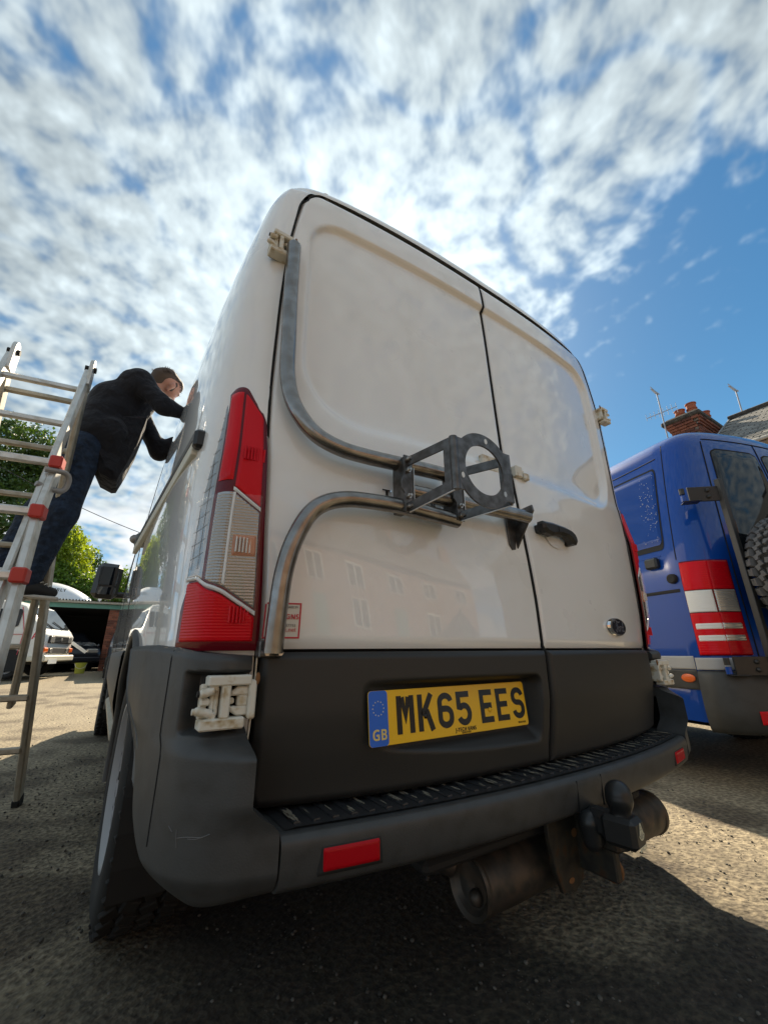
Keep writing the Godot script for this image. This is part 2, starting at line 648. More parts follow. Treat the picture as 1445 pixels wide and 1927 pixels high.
	mat("print_grey", 0.09, 0.09, 0.09, 0.5)
	mat("badge_navy", 0.006, 0.008, 0.02, 0.15)
	mat("badge_silver", 0.30, 0.30, 0.34, 0.3, 0.7)
	m = mat("dark_glass", 0.012, 0.014, 0.016, 0.03)
	m.metallic_specular = 0.42
	mat("mirror_glass", 0.09, 0.10, 0.11, 0.02, 1.0)
	m = mat("blue_paint", 0.003, 0.052, 0.30, 0.3)
	m.metallic_specular = 0.3
	m.clearcoat_enabled = true
	m.clearcoat = 0.7
	m.clearcoat_roughness = 0.03
	m = mat("blue_panel", 0.003, 0.045, 0.25, 0.2)
	m.metallic_specular = 0.3
	m.clearcoat_enabled = true
	m.clearcoat = 0.35
	m.clearcoat_roughness = 0.02
	mat("grey_trim", 0.36, 0.37, 0.38, 0.5)
	m = mat("old_bumper", 0.045, 0.047, 0.046, 0.55)
	m.albedo_texture = scuff
	tri(m, 2.0)
	mat("orange_lens", 0.72, 0.13, 0.02, 0.25)
	m = mat("aluminium", 0.70, 0.69, 0.66, 0.40, 0.7)
	m.albedo_texture = noise_tex(81, 0.02, 256, 5, FastNoiseLite.TYPE_SIMPLEX_SMOOTH, 0.0, 1.0, grad([[0.0, Color(0.80, 0.78, 0.74)], [0.5, Color(0.96, 0.955, 0.945)], [1.0, Color(1, 1, 1)]]))
	tri(m, 2.5)
	m = mat("worn_aluminium", 0.46, 0.43, 0.36, 0.5, 0.6)
	m.albedo_texture = M.aluminium.albedo_texture
	tri(m, 2.5)
	mat("red_plastic", 0.48, 0.035, 0.022, 0.5)
	mat("grey_cast", 0.30, 0.29, 0.28, 0.5, 0.5)
	m = mat("jacket_cloth", 0.010, 0.011, 0.016, 0.95)
	m.rim_enabled = true; m.rim = 0.35; m.rim_tint = 0.5
	m.heightmap_enabled = true; m.heightmap_texture = noise_tex(90, 0.014, 256, 4); m.heightmap_scale = 3.0
	tri(m, 2.4)
	m = mat("denim", 0.026, 0.055, 0.115, 0.9)
	m.albedo_texture = noise_tex(91, 0.03, 256, 5, FastNoiseLite.TYPE_SIMPLEX_SMOOTH, 0.45, 1.0)
	m.heightmap_enabled = true; m.heightmap_texture = noise_tex(92, 0.018, 256, 4); m.heightmap_scale = 3.0
	tri(m, 2.6)
	m = mat("skin", 0.46, 0.235, 0.17, 0.5)
	m.subsurf_scatter_enabled = true; m.subsurf_scatter_strength = 0.15
	mat("hair", 0.075, 0.050, 0.034, 0.7)
	mat("shoe_black", 0.012, 0.012, 0.013, 0.6)
	mat("shoe_white", 0.55, 0.53, 0.48, 0.6)
	m = mat("brick_red", 1, 1, 1, 0.9)
	m.vertex_color_use_as_albedo = true
	m.heightmap_enabled = true; m.heightmap_texture = noise_tex(95, 0.06, 256, 4); m.heightmap_scale = 0.5
	tri(m, 2.0)
	mat("mortar", 0.20, 0.17, 0.14, 0.95)
	m = mat("slate", 1, 1, 1, 0.75)
	m.vertex_color_use_as_albedo = true
	m = mat("stone_cap", 0.13, 0.115, 0.095, 0.9)
	m.albedo_texture = noise_tex(96, 0.03, 256, 5, FastNoiseLite.TYPE_SIMPLEX_SMOOTH, 0.45, 1.0)
	tri(m, 1.0)
	mat("clay_pot", 0.36, 0.105, 0.05, 0.8)
	mat("lead_grey", 0.24, 0.26, 0.27, 0.7)
	mat("antenna_metal", 0.35, 0.35, 0.37, 0.4, 0.6)
	mat("gutter_pale", 0.42, 0.39, 0.34, 0.6)
	mat("green_fascia", 0.075, 0.22, 0.19, 0.6)
	mat("corrugated", 0.30, 0.29, 0.25, 0.8)
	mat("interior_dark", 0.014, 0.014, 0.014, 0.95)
	mat("camper_white", 0.72, 0.72, 0.68, 0.25)
	mat("camper_cream", 0.62, 0.60, 0.50, 0.5)
	mat("car_black", 0.012, 0.014, 0.02, 0.3)
	mat("bucket_yellow", 0.42, 0.46, 0.06, 0.6)
	mat("fibreglass", 0.72, 0.74, 0.76, 0.35)
	m = mat("plastic_sheet", 0.5, 0.5, 0.5, 0.15)
	m.transparency = BaseMaterial3D.TRANSPARENCY_ALPHA
	m.albedo_color.a = 0.25
	for k in 3:
		m = mat("leaf_%d" % k, [0.075, 0.045, 0.13][k], [0.14, 0.085, 0.19][k], [0.022, 0.018, 0.022][k], 0.55)
		m.backlight_enabled = true
		m.backlight = [Color(0.45, 0.55, 0.08), Color(0.25, 0.34, 0.06), Color(0.62, 0.68, 0.10)][k]
	mat("bark", 0.075, 0.055, 0.04, 0.95)
	m = mat("ground_dirt", 1, 1, 1, 0.95)
	m.vertex_color_use_as_albedo = true
	m.albedo_texture = noise_tex(101, 0.07, 1024, 4, FastNoiseLite.TYPE_CELLULAR, 0.0, 1.0, grad([[0.0, Color(0.42, 0.40, 0.38)], [0.38, Color(0.74, 0.72, 0.69)], [0.6, Color(0.92, 0.90, 0.86)], [0.82, Color(1, 0.98, 0.93)], [1.0, Color(1, 1, 1)]]))
	m.heightmap_enabled = true
	m.heightmap_texture = noise_tex(102, 0.08, 1024, 3, FastNoiseLite.TYPE_CELLULAR)
	m.heightmap_scale = 0.7
	tri(m, 0.55)
	m = mat("pebble", 1, 1, 1, 0.9)
	m.vertex_color_use_as_albedo = true

func gy(x: float, z: float) -> float:
	# the yard climbs gently behind the vans
	return 0.22 * sstep(-8.0, -17.0, z) + 0.012 * sin(x * 2.1 + z * 1.3) * sstep(3.0, 5.0, absf(x) + absf(z) * 0.2)

func ground() -> void:
	var mb := MB.new()
	var nz := FastNoiseLite.new()
	nz.seed = 77; nz.frequency = 0.6; nz.fractal_octaves = 5
	var nf := FastNoiseLite.new()
	nf.seed = 78; nf.frequency = 7.0; nf.fractal_octaves = 3
	var nd := FastNoiseLite.new()
	nd.seed = 79; nd.frequency = 1.1; nd.fractal_octaves = 4
	var xs := []
	var zs := []
	var q := -400.0
	while q < 400.0:
		xs.append(q)
		q += 0.05 if q > -2.6 and q < 2.6 else (0.25 if q > -8 and q < 9 else (4.0 if absf(q) < 60.0 else 40.0))
	q = -400.0
	while q < 300.0:
		zs.append(q)
		q += 0.05 if q > -5.2 and q < 0.9 else (0.25 if q > -16 and q < 3 else (4.0 if absf(q) < 60.0 else 40.0))
	var nzs := zs.size()
	for x in xs:
		for z in zs:
			var near := 1.0 if absf(x) < 9 and z > -17 and z < 4 else 0.0
			var d := nd.get_noise_2d(x, z)
			var y: float = gy(x, z) + near * (0.010 * nz.get_noise_2d(x, z) + 0.005 * nf.get_noise_2d(x, z))
			# pale compacted grit, darker damp and oily patches with some shade painted in, brown soil near the left wheel
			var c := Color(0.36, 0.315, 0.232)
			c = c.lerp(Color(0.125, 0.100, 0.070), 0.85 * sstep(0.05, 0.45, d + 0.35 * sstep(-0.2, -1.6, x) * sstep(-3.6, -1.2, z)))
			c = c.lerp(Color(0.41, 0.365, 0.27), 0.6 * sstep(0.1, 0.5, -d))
			c = c.lerp(Color(0.036, 0.031, 0.026), 0.88 * sstep(1.35, 0.7, Vector2(x + 0.15, (z + 0.25) * 0.9).length() + 0.45 * nz.get_noise_2d(x * 2.0, z * 2.0)) * (1.0 - 0.8 * sstep(0.42, 0.22, Vector2(x - 0.36, (z + 0.22) * 1.3).length() + 0.16 * nz.get_noise_2d(x * 4.0, z * 4.0))))  # damp ground behind the white van, its albedo lowered further as painted shade
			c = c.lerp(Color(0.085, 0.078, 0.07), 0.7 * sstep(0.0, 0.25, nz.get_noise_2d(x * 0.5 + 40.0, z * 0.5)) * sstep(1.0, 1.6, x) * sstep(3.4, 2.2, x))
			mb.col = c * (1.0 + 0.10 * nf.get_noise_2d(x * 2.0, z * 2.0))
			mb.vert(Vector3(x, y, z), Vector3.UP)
	for i in xs.size() - 1:
		for j in nzs - 1:
			var a := i * nzs + j
			mb.tri(a, a + 1, a + nzs + 1)
			mb.tri(a, a + nzs + 1, a + nzs)
	# normals of the uneven sheet
	var N := PackedVector3Array()
	N.resize(mb.v.size())
	for i in xs.size():
		for j in nzs:
			var a := i * nzs + j
			var i0 := maxi(i - 1, 0) * nzs + j
			var i1 := mini(i + 1, xs.size() - 1) * nzs + j
			var j0 := i * nzs + maxi(j - 1, 0)
			var j1 := i * nzs + mini(j + 1, nzs - 1)
			N[a] = (mb.v[j1] - mb.v[j0]).cross(mb.v[i1] - mb.v[i0]).normalized()
	mb.n = N
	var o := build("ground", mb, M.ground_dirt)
	structure(o)
	# loose grit lying on it
	var st := MB.new()
	st.ball(Vector3.ZERO, Vector3(1, 0.6, 0.8), 6)
	var mm := MultiMesh.new()
	mm.transform_format = MultiMesh.TRANSFORM_3D
	mm.use_colors = true
	mm.mesh = st.mesh()
	mm.instance_count = 30000
	for k in 30000:
		var x := rng.randf_range(-4.5, 3.2)
		var z := rng.randf_range(-7.5, 0.9)
		if k > 9000:
			x = rng.randf_range(-2.4, 1.6)
			z = rng.randf_range(-3.6, 0.6)
		var s := 0.0014 + 0.0062 * pow(rng.randf(), 7.0)
		var b := Basis.from_euler(Vector3(rng.randf() * 0.5, rng.randf() * TAU, rng.randf() * 0.5)).scaled(Vector3.ONE * s)
		mm.set_instance_transform(k, Transform3D(b, Vector3(x, gy(x, z) + s * 0.3, z)))
		var l := rng.randf_range(0.04, 0.13)
		mm.set_instance_color(k, Color(l, l * 0.92, l * 0.78))
	var mi := MultiMeshInstance3D.new()
	mi.multimesh = mm
	mi.material_override = M.pebble
	put(mi, "grit")
	tag(mi, "loose grit and small stones scattered over the yard ground", "grit", "", "stuff")

const PROF := [[0.3, -0.05], [0.505, -0.026], [0.6, -0.008], [0.67, 0.002], [0.787, 0.004], [0.9, 0.003], [1.0, -0.002], [1.1, -0.010], [1.237, -0.023], [1.32, -0.040], [1.4, -0.056], [1.457, -0.064], [1.6, -0.070], [1.8, -0.077], [2.0, -0.084], [2.16, -0.092], [2.27, -0.101], [2.315, -0.124], [2.36, -0.165]]

# rear face of the white van: depth at a place
func zs(x: float, y: float) -> float:
	var bow := 0.11
	if y > 0.8: bow = lerpf(0.11, 0.07, clampf((y - 0.8) / 0.45, 0, 1)) if y < 1.25 else lerpf(0.07, 0.045, clampf((y - 1.25) / 0.65, 0, 1))
	return table(PROF, y) - bow * pow(absf(x) / 0.822, 2.5)

func rim(x: float, y: float) -> float:
	var q := Vector2(absf(x), y - 1.77)
	var h := Vector2(0.772, 0.395)
	var r := 0.12 if q.y > 0.0 else 0.20
	var d := Vector2(q.x, absf(q.y)) - h + Vector2(r, r)
	var sd := Vector2(maxf(d.x, 0), maxf(d.y, 0)).length() + minf(maxf(d.x, d.y), 0.0) - r
	var w := lerpf(0.035, 0.013, sstep(1.4, 1.65, y))
	return 0.020 * sstep(-w, 0.007, sd) * sstep(1.2, 1.42, y)

const EDGE := [[0.47, 0.818], [0.787, 0.823], [1.1, 0.838], [1.4, 0.849], [1.7, 0.847], [1.95, 0.838], [2.1, 0.822], [2.2, 0.806], [2.32, 0.785]]

func roll(d: float, r: float) -> float:
	if d >= r: return 0.0
	var t := 1.0 - maxf(d, 0.0) / r
	return r * 0.7 * t * t

func door_panel(parent: Node, s: float) -> MeshInstance3D:
	var mb := MB.new()
	var yt := 2.315
	var f := func(u: float, v: float) -> Vector3:
		var y := lerpf(0.790, yt, 1.0 - pow(1.0 - v, 1.5))
		var e := table(EDGE, y)
		var r := 0.095
		if y > yt - r:
			var k := (y - (yt - r)) / r
			e -= r * (1.0 - sqrt(maxf(0.0, 1.0 - k * k)))
		var uu := 0.5 - 0.5 * cos(PI * u)
		var x := lerpf(0.0045, e, lerpf(u, uu, 0.75))
		var yy := y - 0.012 * pow(x / 0.8, 2.0) * sstep(1.9, 2.3, y)
		var d := minf(minf(x - 0.0045, e - x), minf(yt - y, y - 0.79))
		return Vector3(s * x, yy, zs(x, yy) + rim(x, yy) - roll(d, 0.012))
	mb.grid(84, 150, f, Vector3(0, 0, 1))
	# returns along the edges
	for k in 4:
		var g := func(u: float, v: float) -> Vector3:
			var p: Vector3 = f.call(0.0 if k == 0 else (1.0 if k == 1 else v), v if k < 2 else (0.0 if k == 2 else 1.0))
			return p + Vector3(0, 0, -0.03 * u)
		mb.grid(1, 60, g, [Vector3(-s, 0, 0), Vector3(s, 0, 0), Vector3(0, -1, 0), Vector3(0, 1, 0)][k])
	return build("door_panel", mb, M.white_paint, parent)

func lower_panel(parent: Node, s: float) -> MeshInstance3D:
	var mb := MB.new()
	var f := func(u: float, v: float) -> Vector3:
		var y := lerpf(0.488, 0.7835, lerpf(v, 0.5 - 0.5 * cos(PI * v), 0.6))
		var e := table(EDGE, y) - 0.002
		var r := 0.035
		if y < 0.488 + r:
			var k := (0.488 + r - y) / r
			e -= r * (1.0 - sqrt(maxf(0.0, 1.0 - k * k)))
		var x := lerpf(0.005, e, lerpf(u, 0.5 - 0.5 * cos(PI * u), 0.6))
		var d := minf(minf(x - 0.005, e - x), minf(0.7835 - y, y - 0.488))
		var z := zs(x, y) + 0.013 - roll(d, 0.016)
		if s < 0:
			var q := Vector2(absf(x - 0.326), absf(y - 0.630)) - Vector2(0.278, 0.086) + Vector2(0.022, 0.022)
			var sd := Vector2(maxf(q.x, 0), maxf(q.y, 0)).length() + minf(maxf(q.x, q.y), 0.0) - 0.022
			var fl := -0.040 + maxf(0.0, 0.578 - y) * 1.1
			z = minf(z, lerpf(fl, z, sstep(-0.014, 0.006, sd)))
		return Vector3(s * x, y, z)
	mb.grid(150, 64, f, Vector3(0, 0, 1))
	for k in 4:
		var g := func(u: float, v: float) -> Vector3:
			var p: Vector3 = f.call(0.0 if k == 0 else (1.0 if k == 1 else v), v if k < 2 else (0.0 if k == 2 else 1.0))
			return p + Vector3(0, 0, -0.035 * u)
		mb.grid(1, 60, g, [Vector3(-s, 0, 0), Vector3(s, 0, 0), Vector3(0, -1, 0), Vector3(0, 1, 0)][k])
	return build("lower_door_trim", mb, M.cladding, parent)

const FULL := [[1.0, 0.45], [1.022, 0.785], [1.032, 1.2], [1.022, 1.5], [0.985, 1.9], [0.938, 2.15], [0.892, 2.28], [0.82, 2.36], [0.70, 2.41], [0.4, 2.44], [0.0, 2.45]]
const REAR := [[0.925, 0.45], [0.925, 0.785], [0.92, 1.2], [0.907, 1.5], [0.893, 1.9], [0.868, 2.13], [0.852, 2.245], [0.812, 2.315], [0.70, 2.352], [0.4, 2.366], [0.0, 2.37]]
const INNER := [[0.829, 0.45], [0.829, 0.785], [0.846, 1.2], [0.855, 1.5], [0.846, 1.9], [0.825, 2.12], [0.808, 2.215], [0.762, 2.298], [0.68, 2.317], [0.4, 2.323], [0.0, 2.324]]

func prof(T: Array, t: float) -> Vector2:
	var k := t * (T.size() - 1)
	var i := clampi(int(k), 0, T.size() - 2)
	var f := k - i
	var a := Vector2(T[maxi(i - 1, 0)][0], T[maxi(i - 1, 0)][1])
	var b := Vector2(T[i][0], T[i][1])
	var c := Vector2(T[i + 1][0], T[i + 1][1])
	var d := Vector2(T[mini(i + 2, T.size() - 1)][0], T[mini(i + 2, T.size() - 1)][1])
	return b.cubic_interpolate(c, a, d, f)

const WH_Y := 0.385
const AXLE := -0.98
const FRONT_AXLE := -4.74

func arch(z: float) -> float:
	var y := 0.47
	for a in [AXLE, FRONT_AXLE]:
		var d: float = absf(z - a)
		if d < 0.47: y = maxf(y, WH_Y + sqrt(0.47 * 0.47 - d * d))
	return y

const ZL := [-0.16, -0.165, -0.17, -0.178, -0.19, -0.21, -0.24, -0.28, -0.34, -0.42, -0.52, -0.60, -0.68, -0.78, -0.88, -0.98, -1.08, -1.18, -1.28, -1.36, -1.44, -1.47, -1.7, -2.0, -2.4, -2.8, -3.2, -3.6, -3.9, -4.1, -4.25, -4.32, -4.45, -4.6, -4.74, -4.9, -5.05, -5.18, -5.25, -5.4, -5.55, -5.66, -5.70]

func body_point(s: float, z: float, t: float) -> Vector3:
	var w := table([[0.16, 0.0], [0.17, 0.20], [0.185, 0.38], [0.21, 0.52], [0.28, 0.66], [0.5, 0.82], [0.8, 0.91], [1.3, 1.0]], -z)
	var p := prof(REAR, t).lerp(prof(FULL, t), w)
	var top := table([[3.7, 2.45], [4.0, 2.40], [4.3, 2.24], [4.7, 1.75], [5.0, 1.36], [5.2, 1.22], [5.55, 1.08], [5.66, 0.9], [5.70, 0.6]], -z)
	if top < 2.45:
		p.y = 0.45 + (p.y - 0.45) * (top - 0.45) / 2.0
		p.x *= 1.0 - 0.12 * sstep(4.6, 5.7, -z)
	var a := arch(z)
	if t < 0.1:
		p.y = maxf(p.y, lerpf(a, maxf(a + 0.01, p.y), t * 10.0))
	else:
		p.y = maxf(p.y, a + 0.01 * t)
	var zz := z
	if z > -0.3:
		zz += (zs(p.x, minf(p.y, 2.3)) + 0.16 - 0.012 + rim(p.x, minf(p.y, 2.3))) * sstep(-0.3, -0.16, z)
	return Vector3(s * p.x, p.y, zz)

func ribbon(mb: MB, pts: Array, w: float, z: float, o: Vector3, sc: float, dep := 0.0006) -> void:
	var m := pts.size()
	var L := []
	var R := []
	for k in m:
		var p: Vector2 = pts[k]
		var d0: Vector2 = (p - pts[maxi(k - 1, 0)]).normalized() if k > 0 else (pts[1] - p).normalized()
		var d1: Vector2 = (pts[mini(k + 1, m - 1)] - p).normalized() if k < m - 1 else d0
		var t := (d0 + d1).normalized()
		var nn := Vector2(-t.y, t.x)
		var l := w * 0.5 / maxf(0.4, nn.dot(Vector2(-d0.y, d0.x)))
		L.append(p + nn * l)
		R.append(p - nn * l)
	for k in m - 1:
		var q := []
		for e in [L[k], L[k + 1], R[k + 1], R[k]]:
			q.append(o + Vector3(e.x * sc, e.y * sc, z + dep))
		mb.face(q, Vector3(0, 0, 1))
		for e in [[L[k], L[k + 1]], [R[k], R[k + 1]]]:
			var a := o + Vector3(e[0].x * sc, e[0].y * sc, z + dep)
			var b := o + Vector3(e[1].x * sc, e[1].y * sc, z + dep)
			mb.quad(a, b, b - Vector3(0, 0, dep), a - Vector3(0, 0, dep), Vector3(e[0].x - e[1].x, 0, 0.001))

func arc(cx: float, cy: float, rx: float, ry: float, a0: float, a1: float, n := 8) -> Array:
	var o := []
	for k in n + 1:
		var a := deg_to_rad(lerpf(a0, a1, float(k) / n))
		o.append(Vector2(cx + cos(a) * rx, cy + sin(a) * ry))
	return o

func glyph(ch: String) -> Array:
	match ch:
		"M": return [[Vector2(7, 0), Vector2(7, 79)], [Vector2(16, 76), Vector2(25, 36), Vector2(34, 76)], [Vector2(43, 79), Vector2(43, 0)]]
		"K": return [[Vector2(7, 0), Vector2(7, 79)], [Vector2(14, 33), Vector2(42, 79)], [Vector2(26, 44), Vector2(43, 0)]]
		"E": return [[Vector2(46, 72), Vector2(7, 72), Vector2(7, 7), Vector2(46, 7)], [Vector2(14, 40), Vector2(42, 40)]]
		"6": return [arc(25, 57, 18, 15, 10, 90) + arc(25, 57, 18, 15, 100, 180) + arc(25, 22, 18, 15, 180, 360, 12) + arc(25, 28, 18, 15, 0, 90) + [Vector2(14, 43)]]
		"5": return [[Vector2(45, 72), Vector2(8, 72), Vector2(8, 44)] + arc(25, 27, 18, 19, 125, -90, 14) + arc(25, 23, 18, 15, 260, 195, 5)]
		"S": return [arc(25, 57, 18, 15, 5, 180, 10) + arc(25, 54, 18, 14, 190, 250, 4) + arc(25, 27, 18, 14, 70, 0, 5) + arc(25, 22, 18, 15, 0, -175, 12)]
	return []

func number_plate(van: Node3D) -> void:
	var np := MB.new()
	np.plate(round_rect(0.52, 0.111, 0.008), 0.003, Transform3D.IDENTITY, 0.0008)
	var o := build("number_plate", np, M.plate_yellow, van)
	o.transform = Transform3D(Basis(Vector3.RIGHT, deg_to_rad(-4.5)), Vector3(-0.334, 0.6435, -0.029))
	var bb := MB.new()
	bb.plate(round_rect(0.05, 0.1105, 0.008), 0.0004, Transform3D(Basis.IDENTITY, Vector3(-0.2348, 0, 0.0031)))
	build("country_band", bb, M.plate_blue, o)
	var st := MB.new()
	for k in 12:
		var a := TAU * k / 12.0
		st.ball(Vector3(-0.235 + cos(a) * 0.0145, 0.019 + sin(a) * 0.0145, 0.0036), Vector3(0.0016, 0.0016, 0.0006), 6)
	build("star_ring", st, M.star_pale, o)
	text(o, "country_letters", "GB", 0.021, M.plate_gold, Transform3D(Basis.IDENTITY, Vector3(-0.2335, -0.0335, 0.0038)))
	var x := -0.186
	for ch in ["M", "K", "6", "5", " ", "E", "E", "S"]:
		if ch == " ":
			x += 0.022
			continue
		var g := MB.new()
		for line in glyph(ch):
			ribbon(g, line, 14.0, 0.0031, Vector3(x, -0.0375, 0), 0.001)
		build("character", g, M.plate_black, o)
		x += 0.061
	text(o, "maker_line", "J-TECH VANS", 0.0085, M.plate_black, Transform3D(Basis.IDENTITY, Vector3(0.022, -0.0445, 0.0035)))
	text(o, "small_print", "BSAU145d", 0.0035, M.plate_black, Transform3D(Basis.IDENTITY, Vector3(0.022, -0.0515, 0.0035)), false)
	text(o, "small_print", "BSAU145d", 0.0035, M.plate_black, Transform3D(Basis.IDENTITY, Vector3(0.232, -0.0465, 0.0035)), false)
	for k in 2:
		var sc := MB.new()
		sc.ball(Vector3(-0.103 if k == 0 else 0.113, -0.006 if k == 0 else -0.008, 0.0035), Vector3(0.006, 0.006, 0.004), 10)
		build("screw_cap", sc, M.plate_black if k == 0 else M.plate_yellow, o)

func tail_lamp(van: Node3D, s: float) -> void:
	var path := func(u: float) -> Vector3: return Vector3(0, 0, 0)
	var pt := func(u: float, y: float, off: float) -> Vector3:
		var ex := table(EDGE, y) + 0.004
		var p: Vector2
		var nn: Vector2
		if u < 0.5:
			var x := lerpf(ex, 0.921 - 0.01 * sstep(1.0, 1.45, y), u / 0.5)
			p = Vector2(x, zs(x, y) + 0.004)
			nn = Vector2(0.16, 1).normalized()
		else:
			var k := (u - 0.5) / 0.5
			var xc := 0.921 - 0.01 * sstep(1.0, 1.45, y)
			var zc := zs(xc, y) + 0.004
			p = Vector2(lerpf(xc, 0.966 - 0.010 * sstep(1.1, 1.4, y), pow(k, 0.66)), lerpf(zc, -0.222, k))
			nn = Vector2(1, 0.42).normalized()
		if absf(u - 0.5) < 0.06:
			nn = Vector2(0.16, 1).normalized().lerp(Vector2(1, 0.42).normalized(), (u - 0.44) / 0.12).normalized()
		p += nn * off
		return Vector3(s * p.x, y, p.y)
	var top := func(u: float) -> float: return table([[0.0, 1.335], [0.08, 1.372], [0.2, 1.398], [0.5, 1.442], [0.75, 1.412], [1.0, 1.315]], u)
	var hint := Vector3(s, 0, 1)
	var zone := func(called: String, u0: float, u1: float, lo: Callable, hi: Callable, off: float, m: Material, nu := 16, nv := 30, wave := 0.0, wf := 60.0, par: Node = null) -> MeshInstance3D:
		var mb := MB.new()
		var f := func(u: float, v: float) -> Vector3:
			var uu := lerpf(u0, u1, u)
			var a: float = lo.call(uu)
			var b: float = hi.call(uu)
			var y := lerpf(a, b, v)
			var e := minf(minf(u, 1 - u) * (u1 - u0) * 0.2, minf(v, 1 - v) * (b - a))
			return pt.call(uu, y, off - roll(e, 0.006) + wave * sin(y * TAU * wf))
		mb.grid(nu, nv, f, hint)
		return build(called, mb, m, par)
	var lamp: MeshInstance3D = zone.call("tail_lamp", 0.0, 1.0, func(u): return 0.787, top, 0.012, M.dark_red_lens, 40, 60, 0.0, 1.0, van)
	var up := func(u: float) -> float: return 1.150 - 0.055 * (1.0 - u / 0.46)
	var dn := func(u: float) -> float: return 0.935 - 0.085 * (1.0 - clampf(u / 0.7, 0, 1))
	zone.call("upper_red_lens", 0.07, 0.455, up, func(u): return top.call(u) - 0.022, 0.0155, M.red_lens, 16, 200, 0.0003, 190.0, lamp)
	zone.call("red_light_strip", 0.475, 0.60, func(u): return 1.165, func(u): return top.call(u) - 0.02, 0.0175, M.red_lens, 10, 20, 0.0, 1.0, lamp)
	zone.call("side_window", 0.63, 0.93, dn, func(u): return top.call(u) - 0.035, 0.0145, M.lamp_mirror, 16, 60, 0.0002, 22.0, lamp)
	zone.call("reflector_bowl", 0.07, 0.60, func(u): return dn.call(u) + 0.012, func(u): return minf(up.call(minf(u, 0.46)) - 0.012, 1.145), 0.0140, M.lamp_mirror, 30, 220, 0.0005, 150.0, lamp)
	zone.call("amber_bulb_window", 0.10, 0.40, func(u): return 0.985, func(u): return 1.035, 0.0168, M.lamp_amber, 24, 12, 0.0, 1.0, lamp)
	zone.call("pale_divider", 0.43, 0.455, func(u): return dn.call(u) + 0.02, func(u): return 1.135, 0.019, M.lamp_white, 4, 20, 0.0, 1.0, lamp)
	zone.call("upper_trim", 0.07, 0.46, func(u): return up.call(u) - 0.011, func(u): return up.call(u) - 0.002, 0.0185, M.lamp_white, 16, 4, 0.0, 1.0, lamp)
	zone.call("lower_trim", 0.07, 0.93, func(u): return dn.call(u), func(u): return dn.call(u) + 0.009, 0.0185, M.lamp_white, 20, 4, 0.0, 1.0, lamp)
	zone.call("lower_red_lens", 0.07, 0.90, func(u): return 0.805, func(u): return dn.call(u) - 0.003, 0.0155, M.red_lens, 40, 120, 0.0003, 160.0, lamp)
	for k in 3:
		var mb := MB.new()
		var c: Vector3 = pt.call(0.22, [1.235, 1.01, 0.86][k], 0.016)
		for r in 7:
			mb.tube([c + Vector3(s * (r - 3) * 0.0075, -0.017, 0.001), c + Vector3(s * (r - 3) * 0.0075, 0.017, 0.001)], 0.0026, 6)
		build("bulb_fluting", mb, [M.red_lens, M.lamp_silver, M.red_lens][k], lamp)
	var gl := MB.new()
	for k in 12:
		var y := 0.985 + 0.032 * k
		gl.tube([pt.call(0.66, y + 0.012, 0.0158), pt.call(0.78, y + 0.004, 0.0158), pt.call(0.91, y, 0.0155)], 0.0005, 4)
	for u in [0.72, 0.84]:
		gl.tube([pt.call(u, 0.96, 0.0158), pt.call(u, 1.17, 0.0158), pt.call(u, 1.36, 0.0155)], 0.0005, 4)
	build("moulded_grid", gl, M.grey_cast, lamp)
	zone.call("clear_cover", 0.06, 0.94, func(u): return dn.call(u) + 0.004, func(u): return 1.13, 0.023, M.clear_lens, 24, 20, 0.0, 1.0, lamp)

